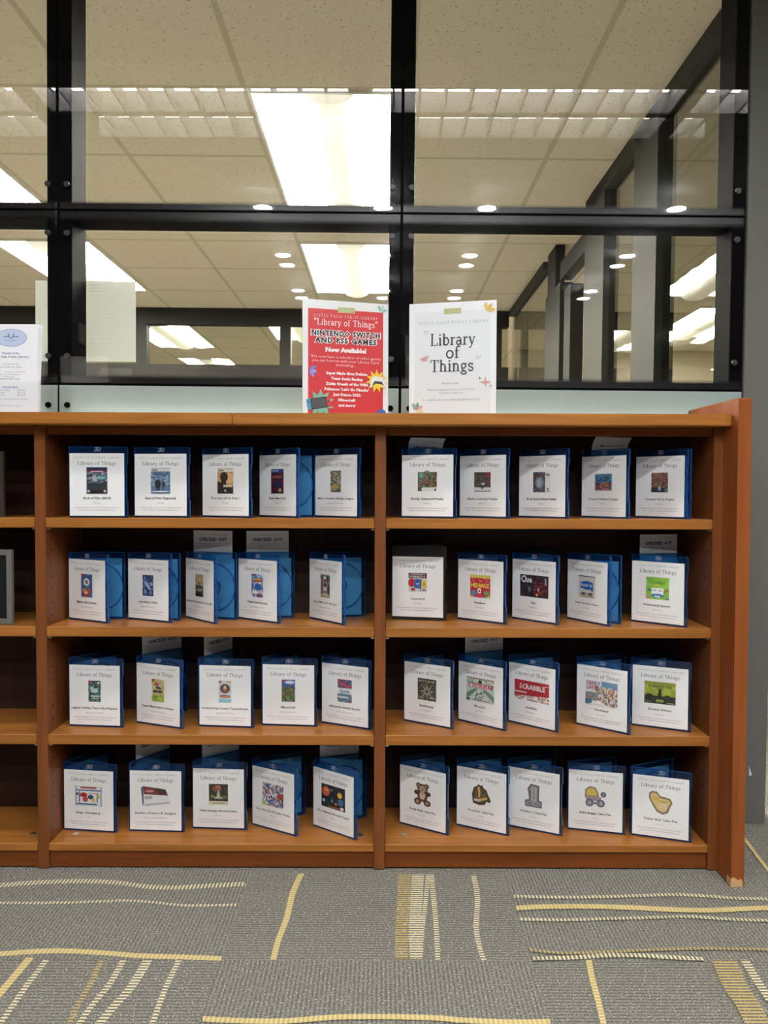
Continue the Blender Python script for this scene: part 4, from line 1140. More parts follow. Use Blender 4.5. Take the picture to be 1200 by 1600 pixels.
def shell_mesh(name, W, H, flip=False, notch=True, D=CT):
    r = .004
    pts = [(0, 0), (W, 0)]
    if notch: pts += [(W, .043), (W - .0026, .046), (W - .0026, .128), (W, .131)]
    pts += [(W, H - r), (W - r * .3, H - r * .3), (W - r, H), (0, H)]
    bm = bmesh.new()
    prism(bm, pts, 'y', 0, .0012)
    bm.normal_update()
    back = max(bm.faces, key=lambda f: (len(f.verts) > 4, sum(v.co.y for v in f.verts) / len(f.verts)))
    bmesh.ops.inset_region(bm, faces=[back], thickness=.0014)
    ring = [f for f in bm.faces if f is not back and all(abs(v.co.y - .0012) < 1e-6 for v in f.verts)]
    ex = bmesh.ops.extrude_face_region(bm, geom=ring)
    for v in [g for g in ex['geom'] if isinstance(g, bmesh.types.BMVert)]:
        v.co.y = D
    bmesh.ops.delete(bm, geom=ring, context='FACES_ONLY')
    bm.normal_update()
    for f in bm.faces:
        y = sum(v.co.y for v in f.verts) / len(f.verts)
        f.material_index = 0 if abs(f.normal.y) > .9 and y < .0013 else 1
    if flip:
        for v in bm.verts: v.co.y = -v.co.y
    return to_mesh(name, bm)


def hub_mesh():
    bm = bmesh.new()
    cx, cz, n = .072, .082, 48
    for r0, r1 in ((.0595, .0620), (.017, .0195)):
        rings = [[bm.verts.new((cx + r * math.cos(2 * math.pi * i / n), y, cz + r * math.sin(2 * math.pi * i / n))) for i in range(n)] for r, y in ((r0, -.0013), (r0, -.0034), (r1, -.0034), (r1, -.0013))]
        for j in range(4):
            for i in range(n):
                bm.faces.new((rings[j][i], rings[j][(i + 1) % n], rings[(j + 1) % 4][(i + 1) % n], rings[(j + 1) % 4][i]))
    add_cyl(bm, (cx, -.0012, cz), (cx, -.0060, cz), .0075, 20)
    return to_mesh('hub_ring', bm)


def logo_mesh():
    sh = Sheet(.0001, .0001)
    sh.V, sh.F, sh.C = [], [], []
    c = '#b4bcc6'
    x, z = .0675, .1655
    sh.poly(stroke_quads([(x + p, z + q) for p, q in _arc(0, 0, .0080, .0033, -150, 165, 24)], .0010), c)
    sh.poly(stroke_quads([(x - .0022, z + .0030), (x - .0022, z - .0016)], .0011), c)
    sh.poly(stroke_quads([(x - .0002 + p, z - .0003 + q) for p, q in _arc(0, 0, .0020, .0013, 0, 360, 12)], .0009), c)
    sh.text('Blu-ray Disc', x, z - .0052, .0026, c, .02, .0165)
    me = sh.mesh('logo')
    me.transform(Matrix.Translation((0, -.0004, 0)))
    return me


ME_FRONT = shell_mesh('front_shell', CW, CH)
ME_BACK = shell_mesh('back_shell', CW, CH, True, False)
for me_, ma, mb_ in ((ME_FRONT, M_BLUE, M_BLUERIM), (ME_BACK, M_BLUE, M_BLUERIM)):
    me_.materials.append(ma); me_.materials.append(mb_)
ME_HUB, ME_LOGO = hub_mesh(), logo_mesh()
ME_BACKSHEET = Sheet(.1285, .1505, '#e6e6e4', .0003, .001, .0045).mesh('back_sheet')
SPW = .0125
ME_SPINE = box_mesh('spine', (-.0013, 0, 0), (0, SPW, CH), .0004)
ME_SPINE.materials.append(M_BLUERIM); ME_HUB.materials.append(M_BLUERIM)
DH, DT = .190, .0072
ME_DFRONT, ME_DBACK = shell_mesh('dfront', CW, DH, False, True, DT), shell_mesh('dback', CW, DH, True, False, DT)
for me_ in (ME_DFRONT, ME_DBACK): me_.materials.append(M_BLACKPLASTIC); me_.materials.append(M_BLACKPLASTIC)
ME_DHUB = hub_mesh(); ME_DHUB.materials.append(M_BLACKPLASTIC)
ME_DSPINE = box_mesh('dspine', (-.0013, 0, 0), (0, .014, DH), .0004)


def cover_mesh(pic, title, sub, W=.1315, z0=.0045, z1=PAPER_TOP):
    H = z1 - z0
    sh = Sheet(W, H, '#efefee', .0003, 0.0, z0)
    c = W / 2
    sh.serif('LITTLE FALLS PUBLIC LIBRARY', c, H - .0108, .0036, '#767676', .108, .30, 1.1)
    sh.serif('Library of Things', c, H - .0245, .0088, '#3a3a3a', .092, .06, 1.0)
    draw_pic(sh, pic, c + (.002 if pic in ('b8',) else 0), H - .0655)
    sh.text(title, c, H - .1075, .0072, '#2b2b2b', .018, min(.118, .0040 * len(title)))
    sh.text(sub, c, H - .1195, .0042, '#777777', 0.0, min(.07, .0023 * len(sub)))
    sh.text('Please bring this case to the Circulation Desk in', c, H - .1305, .0040, '#6b6b6b', 0.0, .104)
    sh.text('order to check out the items within this case.', c, H - .1365, .0040, '#6b6b6b', 0.0, .092)
    me = sh.mesh('cover_sheet')
    me.transform(Matrix.Translation((0, -.0005, 0)))
    return me


def card_mesh(w, h, bend=0.0):
    sh = Sheet(w, h, '#e9eef1', .0004, 0, 0)
    if bend:
        sh.V, sh.F, sh.C = [], [], []
        zs = [0, h * .5] + [h * .5 + h * .5 * i / 12 for i in range(1, 13)]
        for z in zs: sh.V += [(0, 0, z), (w, 0, z), (0, .0004, z), (w, .0004, z)]
        c = rgb('#e9eef1')
        for i in range(len(zs) - 1):
            k = 4 * i
            for f in ((k, k + 1, k + 5, k + 4), (k + 3, k + 2, k + 6, k + 7), (k + 2, k, k + 4, k + 6), (k + 1, k + 3, k + 7, k + 5)):
                sh.F.append(f); sh.C.append(c)
    k = w / .105
    sh.serif('LITTLE FALLS PUBLIC LIBRARY', w / 2, h - .0105, .0040, '#8f979c', w * .80, .25)
    sh.text('CHECKED OUT', w / 2, h - .0225, .0115, '#2d4c86', .045, w * .72)
    sh.text('Please bring this card to the circulation desk', w / 2, h - .0335, .0042, '#8d959a', 0, w * .8)
    sh.text('to place a hold on this item.', w / 2, h - .039, .0042, '#8d959a', 0, w * .5)
    if bend:
        z0 = .147
        sh.V = [(x, y - (bend * ((z - z0) / max(h - z0, .01)) ** 2 if z > z0 else 0), z) for x, y, z in sh.V]
    return sh.mesh('card')


def solve_case(row, ul, ur, vbl, vbr, W):
    """front cover from its two lower corners in the picture, the shelf it stands on and its true width"""
    z = Z_SHELF[row] + .0003
    best = None
    yr = 1.853
    while yr < 1.99:
        pr = at_y(ur, vbr, yr)
        # left corner: on the ray's vertical plane through ul, at distance W, not nearer than the right one
        dl = ray(ul, vbl)
        sl = dl.x / dl.y
        # |(sl*y - xr, y - yr)| = W
        A = sl * sl + 1; B = -2 * (sl * pr.x + yr); C_ = pr.x ** 2 + yr ** 2 - W * W
        disc = B * B - 4 * A * C_
        if disc < 0:
            yl = -B / (2 * A); pen = (math.sqrt(max(0, (sl * yl - pr.x) ** 2 + (yl - yr) ** 2)) - W) * 4000
        else:
            yl = (-B + math.sqrt(disc)) / (2 * A); pen = 0
        if yl < yr: yl_use = yr; pen += (yr - yl) * 1500
        yl_use = yl

        def proj(x, y):
            d = Vector((x, y, z)) - EYE
            return CY - F_PX * d.dot(CU) / d.dot(F0)
        er, el = proj(pr.x, yr) - vbr, proj(sl * yl, yl) - vbl
        wgt = (0.35, .8, 1, 1)[row]
        e = wgt * (er * er + el * el) + pen * pen + 900 * max(0, yl - 1.985) ** 2 * 100 + (((yr - 1.862) * 130) ** 2 if row == 0 else 0)
        if best is None or e < best[0]: best = (e, pr.x, yr, sl * yl, yl, er, el)
        yr += .0015
    return best


# row, picture key, left px, paper right px, lower-left y, lower-right y, right end of the opened back, title, small line, what sets it apart
CASES = [
 (0, 'a1', 109.4, 195.0, 808, 808.6, 196, 'God of War (2018)', 'PS4 Game', 'a dark navy picture under a red banner'),
 (0, 'a2', 211.0, 292.0, 807.5, 808.6, 291, 'God of War: Ragnarok', 'PS5 Game', 'a pale blue snowy picture of two walkers'),
 (0, 'a3', 317.0, 388.4, 807.5, 808.8, 388, 'The Last of Us Part 1', 'PS5 Game', 'a tan picture of a dark head'),
 (0, 'a4', 406.0, 461.5, 806.5, 809.5, 492.7, 'Spider-Man 2018', 'PS4 Game', 'a maroon picture with a blue top band'),
 (0, 'a5', 492.7, 557.3, 807, 809, 560, 'Mario Strikers Battle League', 'Nintendo Switch Game', 'a narrow olive grey picture'),
 (0, 'a6', 628.0, 708.0, 808.5, 809.5, 706, 'Family Campout Puzzle', '500 Piece', 'a green brown puzzle picture over a white tag'),
 (0, 'a7', 718.4, 790.0, 808, 809.5, 789, 'Alpine Serenity Puzzle', '1000 Piece', 'a dark green puzzle picture'),
 (0, 'a8', 811.0, 882.7, 808, 809.5, 881, 'Dog Gone Funny Puzzle', '500 Piece', 'a dark grey puzzle picture beside a white strip'),
 (0, 'a9', 908.8, 977.3, 808, 810, 978, 'Tropical Waters Puzzle', '300 Piece', 'a blue sea and red coral picture'),
 (0, 'a10', 993.3, 1068.8, 808, 810, 1080, 'Country Store Puzzle', '500 Piece', 'a red brown shopfront picture'),
 (1, 'b1', 108.5, 163.8, 966, 975.3, 197, 'Mario with Rabbids', 'Nintendo Switch Game', 'a white burst over red picture'),
 (1, 'b2', 201.0, 262.7, 967, 973.6, 283, 'Just Dance 2022', 'Nintendo Switch Game', 'a narrow navy picture with pale shapes'),
 (1, 'b3', 291.0, 332.3, 964.4, 976.0, 371, 'Legend of Zelda: Breath of the Wild', 'Nintendo Switch Game', 'a tan sky picture with a dark spire'),
 (1, 'b4', 373.0, 431.8, 966.6, 974.8, 461.5, 'Team Sonic Racing', 'Nintendo Switch Game', 'a bright blue picture with a yellow band'),
 (1, 'b5', 484.0, 532.5, 966.6, 976.8, 570, 'Super Mario 3D All Stars', 'Nintendo Switch Game', 'a white column above a tan base'),
 (1, 'b6', 613.0, 692.6, 967.3, 970.4, 690, 'Connect 4', 'Board Game', 'a red, blue and yellow board game picture'),
 (1, 'b7', 715.8, 785.6, 966, 976.8, 779, 'Headbanz', 'Board Game', 'a square red picture with yellow lettering'),
 (1, 'b8', 800.5, 867.2, 966.5, 976.3, 866, 'Clue', 'Board Game', 'a wide black picture and white word'),
 (1, 'b9', 886.5, 947.6, 965.8, 979.5, 971, 'Heads Up Party Game', 'Board Game', 'a blue speech bubble picture'),
 (1, 'b10', 986.9, 1068.6, 970.7, 982.8, 1062, 'Pictionary Junior', 'Board Game', 'a lime green picture with a white card'),
 (2, 'c1', 109.3, 187.7, 1134.5, 1136.7, 188, 'Legend of Zelda: Tears of the Kingdom', 'Nintendo Switch Game', 'a dark teal picture with a pale swirl'),
 (2, 'c2', 214.3, 280.4, 1128, 1140.6, 291, 'Super Mario Bros. Deluxe', 'Nintendo Switch Game', 'a cream and green dark banded picture'),
 (2, 'c3', 312.0, 392.0, 1135.4, 1137.2, 368, 'Donkey Kong Country Tropical Freeze', 'Nintendo Switch Game', 'a brown ball and red ribbon picture'),
 (2, 'c4', 410.6, 491.0, 1131.6, 1136.5, 470, 'Minecraft', 'Nintendo Switch Game', 'a green brown landscape under blue sky'),
 (2, 'c5', 503.3, 575.0, 1129.5, 1140.6, 577, 'Nintendo Switch Sports', 'Nintendo Switch Game', 'a white band across a teal picture'),
 (2, 'c6', 631.8, 703.0, 1125.8, 1140.0, 697, 'Battleship', 'Board Game', 'a black and grey star burst picture'),
 (2, 'c7', 716.5, 785.0, 1126, 1142, 790, 'Monopoly', 'Board Game', 'a pale green picture crossed by a red banner'),
 (2, 'c8', 795.0, 866.8, 1126.8, 1145.5, 868, 'Scrabble', 'Board Game', 'a wide red picture with big white capitals'),
 (2, 'c9', 901.0, 979.5, 1130.8, 1151.4, 974, 'Candyland', 'Board Game', 'a wide many coloured picture and red lettering'),
 (2, 'c10', 987.7, 1075.0, 1128.9, 1146.2, 1044, 'Zombie Kittens', 'Board Game', 'an olive green picture with a dark skyline'),
 (3, 'd1', 101.0, 177.5, 1295.6, 1302.3, 174, 'Snap Circuits Jr.', '1 Set', 'a white picture of coloured circuit parts'),
 (3, 'd2', 203.5, 283.7, 1298.4, 1300.6, 269, 'Intelino Creator & Gadgets', 'Electronic Building Blocks', 'a tilted white box picture'),
 (3, 'd3', 302.0, 381.4, 1292.9, 1298.0, 378, 'Walt Disney World Puzzle', '1000 Piece', 'a night picture with a pale tower over cream'),
 (3, 'd4', 394.8, 458.9, 1287.7, 1308.0, 476, 'Up in the Sky Wonder Puzzle', '48 Piece', 'a crowded blue and white picture'),
 (3, 'd5', 489.9, 551.9, 1290.8, 1312.7, 571, 'The Universe Wonder Puzzle', '48 Piece', 'a black picture of coloured planets'),
 (3, 'd6', 625.0, 696.0, 1286, 1306, 699, 'Teddy Bear Cake Pan', '1 Piece', 'a brown bear shaped pan picture'),
 (3, 'd7', 713.8, 790.5, 1287.5, 1308, 788, 'Pony Pan Cake Pan', '1 Piece', 'a dark horse head pan picture'),
 (3, 'd8', 793.8, 873.8, 1288, 1308.8, 865, 'Number 1 Cake Pan', '1 Piece', 'a grey numeral shaped pan picture'),
 (3, 'd9', 888.0, 973.0, 1288, 1308, 960, 'Baby Buggy Cake Pan', '1 Piece', 'a yellow and grey pram shaped pan picture'),
 (3, 'd10', 987.7, 1078.2, 1298, 1311.7, 1048, 'Tinker Bell Cake Pan', '1 Piece', 'a tan heart-like pan picture'),
]
CARDS = {  # picture key: left px, right px, top px (None = hidden behind the shelf above)
 'a6': (638, 692, 685), 'a9': (925, 991, 684), 'b3': (302.5, 364.5, 829), 'b4': (385, 451, 829.5), 'b10': (1000, 1058, 835),
 'c2': (222, 285, None), 'c3': (319, 363, None), 'c7': (727, 786, None), 'd2': (211, 264, None), 'd3': (315, 373, None), 'd5': (500, 561, None),
}
GROUPS = ['cases on the top shelf', 'cases on the second shelf', 'cases on the third shelf', 'cases on the bottom shelf']


def build_case(row, key, ul, up, vbl, vbr, ub, title, sub, look):
    black = key == 'b6'
    ur = up + 4.4
    e, xr, yr, xl, yl, er, el = solve_case(row, ul, ur, vbl, vbr, CW)
    a = math.atan2(yl - yr, xr - xl)
    z = Z_SHELF[row] + .0004
    tdir = Vector((math.cos(a), -math.sin(a)))
    # opened back half
    spw = .014 if black else SPW

    def back_angle(b):
        m = a * -.5 + b * .5
        s = Vector((-math.sin(m), math.cos(m))) * spw
        return Vector((xl + s.x, yl + s.y)), m
    best = None
    for i in range(0, 86):
        b = math.radians(i) - a * .999
        if b < -a: continue
        H2, m = back_angle(b)
        end = H2 + Vector((math.cos(b), math.sin(b))) * CW
        d = Vector((end.x, end.y, z)) - EYE
        u = CX + F_PX * d.dot(CR) / d.dot(F0)
        dd = Vector((end.x, end.y, z + .1))
        cost = abs(u - ub) + max(0, end.y - 2.058) * 6000
        if best is None or cost < best[0]: best = (cost, b, H2, m, end.y, u)
    _, b, H2, m, yend, ugot = best
    root = empty('disc_case', (xl, yl, z))
    tag(root, '%s case with %s on its cover' % ('taller black disc' if black else 'blue disc', look), 'disc case', GROUPS[row])
    shell = M_BLACKPLASTIC if black else M_BLUE
    fr = link('front_cover', ME_DFRONT if black else ME_FRONT, shell, root)
    fr.rotation_euler = (0, 0, -a)
    link('cover_sheet', cover_mesh(key, title, sub, .131 if black else .1315, .008 if black else .0045, .162 if black else PAPER_TOP), None, fr)
    if not black: link('logo', ME_LOGO, None, fr)
    bk = link('back_cover', ME_DBACK if black else ME_BACK, shell, root)
    bk.location = (H2.x - xl, H2.y - yl, 0)
    bk.rotation_euler = (0, 0, b)
    bs = link('back_sheet', ME_BACKSHEET, None, bk)
    bs.location = (0, .0003, 0)
    link('hub_ring', ME_HUB if not black else ME_DHUB, shell, bk)
    sp = link('spine', ME_DSPINE if black else ME_SPINE, shell, root)
    sp.rotation_euler = (0, 0, m)
    if key in CARDS:
        cu0, cu1, ct = CARDS[key]
        # the card slides behind the back half
        n = Vector((-math.sin(b), math.cos(b)))
        O = H2 + n * .0016
        t = Vector((math.cos(b), math.sin(b)))

        def hit(u):
            v = 1000 if ct is None else ct
            d = ray(u, v)
            s = d.x / d.y
            # O + k t on x = s*y
            k = (s * O.y - O.x) / (t.x - s * t.y)
            return k, O.y + k * t.y
        k0, y0 = hit(cu0)
        k1, y1 = hit(cu1)
        k1 = min(k1, k0 + .112)
        ztop = z + .222
        if ct is not None: ztop = min(at_y((cu0 + cu1) / 2, ct, (y0 + y1) / 2).z, z + .228)
        zb = z + .03
        cd = link('checkout_card', card_mesh(k1 - k0, ztop - zb, .018 if row == 0 else 0.0), None)
        P = O + t * k0
        cd.location = (P.x, P.y, zb)
        cd.rotation_euler = (0, 0, b)
        tag(cd, 'pale checkout card in the case with %s' % look, 'card', 'checkout cards in the cases')
    return '%s a=%.1f b=%.1f yr=%.3f yl=%.3f yend=%.3f er=%.1f el=%.1f ub %.0f/%.0f' % (key, math.degrees(a), math.degrees(b), yr, yl, yend, er, el, ugot, ub)


for c in CASES:
    print(build_case(*c))

# ------------------------------------------------------------------ signs on the worktop
LW, LH = .2159, .2794


def sign(name, u0, u1, yl, yr, sheet_me, label):
    zc = Z_TOP + .0012
    p0, p1 = at_y(u0, 560, yl), at_y(u1, 560, yr)
    a = math.atan2(yr - yl, p1.x - p0.x)
    root = empty(name, ((p0.x + p1.x) / 2, (yl + yr) / 2, zc), a)
    tag(root, label, 'sign', 'signs on the worktop')
    w = LW + .003
    bm = bmesh.new()
    add_box(bm, (-w / 2, -.0030, .0018), (w / 2, -.0012, LH + .003), .0003)
    link('front_plate', to_mesh('front_plate', bm), M_ACRYLIC, root)
    bm = bmesh.new()
    prism(bm, [(-.0008 + .0018, 0), (.075, 0), (.075, .0018), (.0028, .0018), (.0028, LH + .003), (.001, LH + .003)], 'x', -w / 2, w / 2)
    link('back_plate', to_mesh('back_plate', bm), M_ACRYLIC, root)
    s = link('poster', sheet_me, None, root)
    s.location = (-LW / 2, -.0004, .0022)
    return root


def tape(sh, cx, cz, w, h):
    sh.rect(cx - w / 2, cz - h / 2, cx + w / 2, cz + h / 2, '#e2e2b0')
    for i in range(9):
        x = cx - w / 2 + w * (i + .5) / 9
        sh.rect(x - .0005, cz - h / 2, x + .0005, cz + h / 2, '#a9ac62')
    for j in range(3):
        z = cz - h / 2 + h * (j + .5) / 3
        sh.rect(cx - w / 2, z - .0005, cx + w / 2, z + .0005, '#a9ac62')


def petals(sh, cx, cz, cols, r=.009, rot=0.0):
    for i, c in enumerate(cols):
        t = rot + i * .75
        sh.ell(cx + math.cos(t) * r * 1.25, cz + math.sin(t) * r * 1.25, r, r * .48, c, 14, t)


def red_poster():
    sh = Sheet(LW, LH, '#f2f1ef', .0003)
    k = .2159 / 133.0
    H = LH
    sh.rect(.0135, .004, LW - .0135, H - .0215, '#df3a3f')
    tape(sh, .109, H - .0215, .043, .0135)
    petals(sh, LW - .020, H - .021, ['#9ccabc', '#b8d8cc', '#9cc4b4'], .008, .4)
    sh.serif('LITTLE FALLS PUBLIC LIBRARY', LW / 2, H - .0385, .0068, '#f6dcd8', .160, .28)
    sh.serif('\u201cLibrary of Things\u201d', LW / 2, H - .0545, .0152, '#fdf3f0', .162, .05, 1.15)
    for s, z, w in (('NINTENDO SWITCH', H - .0800, .172), ('AND PS5 GAMES', H - .0970, .155)):
        sh.text(s, LW / 2, z, .0175, '#f8f0ee', .12, w + .005, 1.16)
        sh.text(s, LW / 2, z, .0172, '#1c1a1c', .045, w, 1.18)
    sh.text('Now Available!', LW / 2, H - .1195, .0150, '#fbf3f0', .055, .103)
    for i, (s, w) in enumerate((('We now have a selection of video games', .176), ('you can borrow with your Library Card,', .170), ('including...', .05))):
        sh.text(s, LW / 2, H - .1370 - i * .0095, .0095, '#f6c9c4', .005, w)
    for i, (s, w) in enumerate((('Super Mario Bros Deluxe', .104), ('Team Sonic Racing', .080), ('Zelda: Breath of the Wild', .106), ('Pokemon \u2018Let\u2019s Go Pikachu\u2019', .112), ('Just Dance 2022', .070), ('Minecraft', .043), ('and more!', .043))):
        sh.text(s, LW / 2 + .002, H - .1765 - i * .0130, .0092, '#fdf2ef', .05, w)
    petals(sh, .016, H - .172, ['#8f90dc', '#9aa0e4', '#7c86d4'], .0085, -.9)
    # bursts with plain game devices
    sh.star(LW - .030, H - .192, .029, .017, 11, '#f0cf3c')
    sh.poly([[(LW - .044, H - .186), (LW - .036, H - .180), (LW - .016, H - .182), (LW - .008, H - .190), (LW - .007, H - .206), (LW - .012, H - .207), (LW - .020, H - .198), (LW - .034, H - .197), (LW - .044, H - .208), (LW - .048, H - .206)]], '#ecebea')
    sh.poly([[(LW - .036, H - .192), (LW - .017, H - .193), (LW - .011, H - .203), (LW - .019, H - .199), (LW - .033, H - .198), (LW - .043, H - .207)]], '#3c3c40')
    sh.star(.044, .028, .035, .021, 10, '#7fc0a4')
    c, s_ = math.cos(.16), math.sin(.16)

    def rr(x0, z0, x1, z1, col):
        sh.poly([[(.040 + x * c - z * s_, .0285 + x * s_ + z * c) for x, z in ((x0, z0), (x1, z0), (x1, z1), (x0, z1))]], col)
    rr(-.030, -.013, -.020, .013, '#4f9fc8'); rr(-.020, -.0135, .020, .0135, '#2a2a2c'); rr(-.018, -.0115, .018, .0115, '#55545a'); rr(.020, -.013, .029, .013, '#d84a4a')
    sh.ell(-.025 + .040, .030, .002, .002, '#1f2f3c'); sh.ell(.0645, .033, .002, .002, '#3c1c1c')
    sh.ell(LW - .018, .006, .0125, .0125, '#3f68b0')
    return sh.mesh('red_poster')


def white_poster():
    sh = Sheet(LW, LH, '#f6f7f7', .0003)
    H = LH
    sh.rect(.0135, .006, LW - .0135, H - .022, '#eef0f0')
    tape(sh, .108, H - .022, .043, .0135)
    petals(sh, LW - .024, H - .026, ['#e8c25c', '#e4b85a', '#ecc870'], .0095, .2)
    sh.serif('LITTLE FALLS PUBLIC LIBRARY', LW / 2 + .002, H - .050, .0066, '#a3a3a3', .172, .30)
    sh.serif('Library', LW / 2 + .001, H - .0935, .029, '#4a4a4a', .112, .03, 1.18)
    sh.serif('of', LW / 2 + .001, H - .1255, .029, '#4a4a4a', .034, .03, 1.18)
    sh.serif('Things', LW / 2 - .001, H - .1580, .029, '#4a4a4a', .108, .03, 1.18)
    sh.serif('\u201c', .041, H - .087, .030, '#cfd1d1')
    sh.serif('\u201d', LW - .043, H - .152, .030, '#cfd1d1')
    sh.poly([[(.026, H - .137), (.050, H - .128), (.044, H - .144), (.036, H - .140), (.033, H - .147), (.032, H - .140)]], '#dfa8a4')
    sh.poly([[(.032, H - .140), (.050, H - .128), (.036, H - .140)]], '#c98a86')
    sh.star(LW - .026, H - .198, .015, .0035, 4, '#e2a09c')
    sh.star(LW - .040, H - .188, .005, .0015, 4, '#8a8a8c')
    sh.star(LW - .013, H - .208, .007, .0016, 4, '#9fbcd4')
    sh.text('Please note:', LW / 2 - .004, H - .1985, .0082, '#9a9a9a', 0, .042)
    sh.text('Materials, if damaged, must be returned to the', LW / 2 - .002, H - .2140, .0062, '#9a9a9a', 0, .118)
    sh.text('circulation desk first', LW / 2 - .002, H - .2222, .0062, '#9a9a9a', 0, .060)
    sh.text('A complete list is at www.littlefallslibrary.org', LW / 2 - .002, H - .2385, .0066, '#9a9a9a', 0, .142)
    petals(sh, .018, .016, ['#e8dca0', '#e3a39c', '#7ea08c', '#8ab09c'], .0085, -.2)
    return sh.mesh('white_poster')


sign('sign_holder', 473.5, 605.8, 1.873, 1.930, red_poster(), 'clear acrylic sign holder with a red poster on the worktop')
sign('sign_holder', 639.5, 775.5, 1.928, 1.880, white_poster(), 'clear acrylic sign holder with a white poster on the worktop')


# ------------------------------------------------------------------ flyers in a clear holder
def flyer_mesh(full=True):
    W, H = .1397, .2159
    sh = Sheet(W, H, '#f3f5f8', .00025)
    c = W / 2 + .004
    if full:
        sh.ell(c, H - .0335, .0385, .0218, '#6d83b4', 36)
        sh.ell(c, H - .0335, .0375, .0208, '#c3d0ea', 36)
        sh.poly(stroke_quads([(c - .018, H - .031), (c - .008, H - .030), (c, H - .034), (c + .008, H - .030), (c + .018, H - .031)], .002), '#5a6a94')
        for s in (-1, 1):
            sh.ell(c + s * .006, H - .0245, .0017, .0017, '#5a7a70')
            sh.poly(stroke_quads([(c + s * .006, H - .0265), (c + s * .005, H - .031)], .0022), '#5a7a70')
        sh.text('FRIENDS', c, H - .0400, .0055, '#7787ac', 0, .030)
        sh.text('Friends of the', c, H - .0710, .0070, '#66719c', .02, .042)
        sh.text('Little Falls Public Library', c, H - .0800, .0070, '#66719c', .02, .088)
        sh.text('Contact us at:', c, H - .0975, .0058, '#8a90a0', 0, .040)
        sh.text('Little Falls, NY 13365', c, H - .1050, .0058, '#8a90a0', 0, .054)
        sh.poly(stroke_quads([(c - .034, H - .118), (c - .026, H - .118), (c - .026, H - .110), (c - .034, H - .110), (c - .034, H - .118)], .0012), '#a0a4ac')
        for i, (s, w) in enumerate((('I would like to join the Friends', .050), ('Name and address', .056), ('Telephone', .030))):
            sh.text(s, c - .004 + (.014 if i == 0 else 0), H - .1165 - i * .0062, .0050, '#9298a4', 0, w)
        sh.text('Membership levels', c, H - .1340, .0060, '#7d8fc0', .01, .046)
        sh.text('Annual dues', c, H - .1540, .0062, '#6c7fb4', .02, .038)
        for i in range(3):
            sh.text(('Individual membership', 'Family', 'Patron')[i], c - .024, H - .1610 - i * .0062, .0050, '#8f9cc4', 0, (.046, .02, .022)[i])
            sh.text(('$10.00', '$15.00', '$50.00')[i], c + .028, H - .1610 - i * .0062, .0050, '#8f9cc4', 0, .02)
        sh.text('Please make checks payable to the Friends', c, H - .1830, .0050, '#9aa4c4', 0, .084)
        sh.text('Thank you for your support', c, H - .1990, .0052, '#a0a4ac', 0, .060)
    return sh.mesh('flyer')


def flyers():
    zc = Z_TOP + .0003
    y = 1.872
    pr = at_y(57.0, 580, y)
    x1 = pr.x
    W = .1397
    root = empty('flyer_holder', (x1 - W / 2, y, zc))
    tag(root, 'clear acrylic flyer holder standing on the worktop', 'flyer holder')
    w = W / 2 + .008
    bm = bmesh.new()
    prism(bm, [(-.006, .004), (.050, .004), (.050, .0), (-.006, .0)], 'x', -w, w)
    link('base', to_mesh('base', bm), M_ACRYLIC, root)
    bm = bmesh.new()
    prism(bm, [(.016, .004), (.018, .004), (.040, .205), (.038, .205)], 'x', -w, w)
    link('back_plate', to_mesh('back_plate', bm), M_ACRYLIC, root)
    hz = at_y(60, 596, y).z - zc
    bm = bmesh.new()
    prism(bm, [(-.006, .004), (-.004, .004), (.000, hz), (-.002, hz)], 'x', -w, w)
    link('front_plate', to_mesh('front_plate', bm), M_ACRYLIC, root)
    for s in (-1, 1):
        bm = bmesh.new()
        prism(bm, [(-.004, .004), (.010, .004), (.010 + .011 * hz * 9, hz), (.000, hz)], 'x', s * w, s * (w - .0018))
        link('side_plate', to_mesh('side_plate', bm), M_ACRYLIC, root)
    lean = -.055
    lbs = ['front white flyer with a blue oval emblem in the clear holder', 'second white flyer in the clear holder, only its edge showing',
           'third white flyer in the clear holder, only its edge showing', 'rearmost white flyer in the clear holder, only its edge showing']
    back = flyer_mesh(False)
    for i in range(4):
        o = link('flyer', flyer_mesh() if i == 0 else back)
        o.location = (x1 - W + i * .0014, y + .0006 + i * .0022, zc + .0056)
        o.rotation_euler = (lean * (1 + .10 * i), .002 * i, 0)
        tag(o, lbs[i], 'flyer', 'flyers in the clear holder')


flyers()

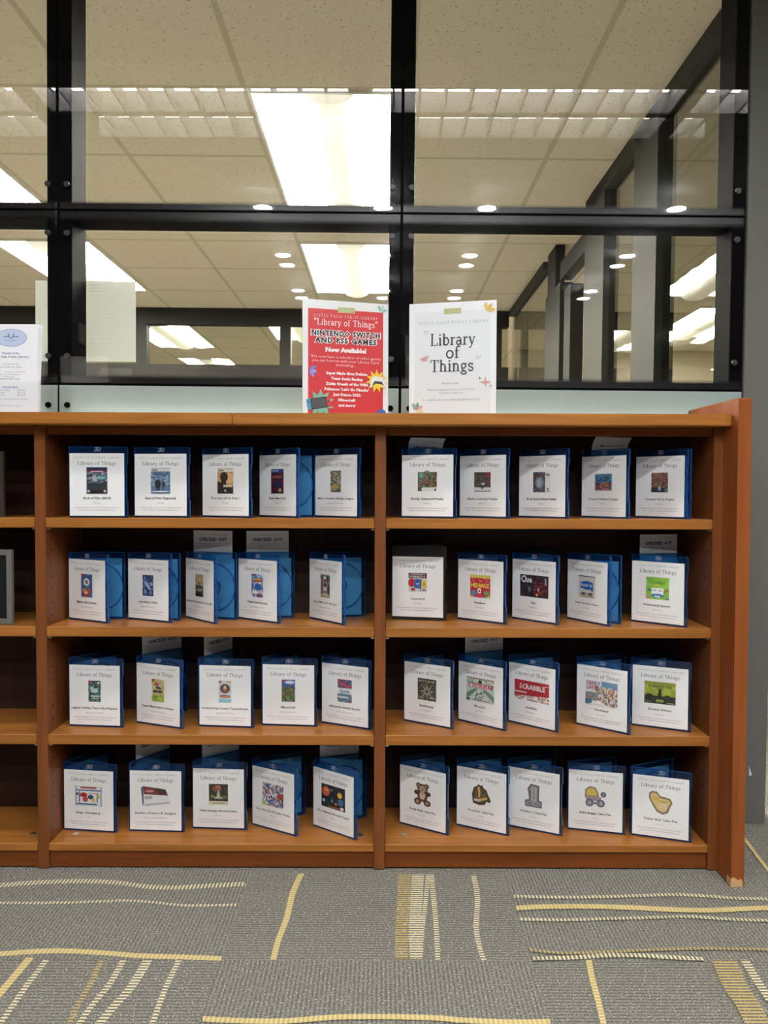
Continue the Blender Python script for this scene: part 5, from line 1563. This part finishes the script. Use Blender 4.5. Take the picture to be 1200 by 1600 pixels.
# white notice sheet fixed on the far side of the black post, in a clear sleeve
ys = Y_GLASS + .126
n0, n1 = lean_y(55, 438, ys), lean_y(212, 565.5, ys)
sh = Sheet(n1.x - n0.x, n0.z - n1.z, '#dfe0dc', .0004)
for i in range(3):
    sh.rect(n1.x - n0.x - .135, (n0.z - n1.z) - .012 - i * .009, n1.x - n0.x - .108 + .004 * i, (n0.z - n1.z) - .0105 - i * .009, '#b4b5b2')
for i in range(12):
    sh.rect(n1.x - n0.x - .135, (n0.z - n1.z) - .048 - i * .012, n1.x - n0.x - .03 - .02 * (i % 3), (n0.z - n1.z) - .0472 - i * .012, '#cfd0cc')
nt_root = empty('notice_sheet', (0, 0, 0))
nt_root.matrix_world = LEAN
tag(nt_root, 'white landscape notice sheet fixed behind the black post', 'notice')
nm = sh.mesh('notice'); nm.materials[0] = M_THIN
o = link('sheet', nm, None, nt_root)
o.location = (n0.x, ys + .001, n1.z)
bm = bmesh.new()
add_box(bm, (n0.x - .003, ys - .001, n1.z - .008), (n1.x + .004, ys - .0002, n0.z + .003))
link('sleeve', to_mesh('sleeve', bm), M_ACRYLIC, nt_root)


# framed panels on the far left bay's shelves
def picture_frame(row, ur, vt, vb, rot, lb, border='#6f6c69'):
    z = Z_SHELF[row] + .0004
    y = 1.868
    x1 = at_y(ur, (vt + vb) / 2, y).x
    h = at_y(ur, vt, y).z - z
    w = .24
    root = empty('tablet_frame', (x1, y, z), rot)
    tag(root, lb, 'frame', 'framed panels')
    t = .014
    bm = bmesh.new()
    for a, b_ in (((-w, 0, 0), (-w + t, .012, h)), ((-t, 0, 0), (0, .012, h)), ((-w + t, 0, 0), (-t, .012, t)), ((-w + t, 0, h - t), (-t, .012, h))):
        add_box(bm, a, b_, .001)
    link('border', to_mesh('border', bm), plain('frame_border_%d' % row, rgb(border), .4), root)
    link('screen', box_mesh('screen', (-w + t, .004, t), (-t, .011, h - t)), M_BLACKPLASTIC, root)
    return root


picture_frame(1, 18.0, 859, 965, -.10, 'dark framed panel with a grey border on the second shelf, cut by the picture edge')
picture_frame(0, 5.0, 705, 806, 0.0, 'dark framed panel on the top shelf, cut by the picture edge', '#3c332e')
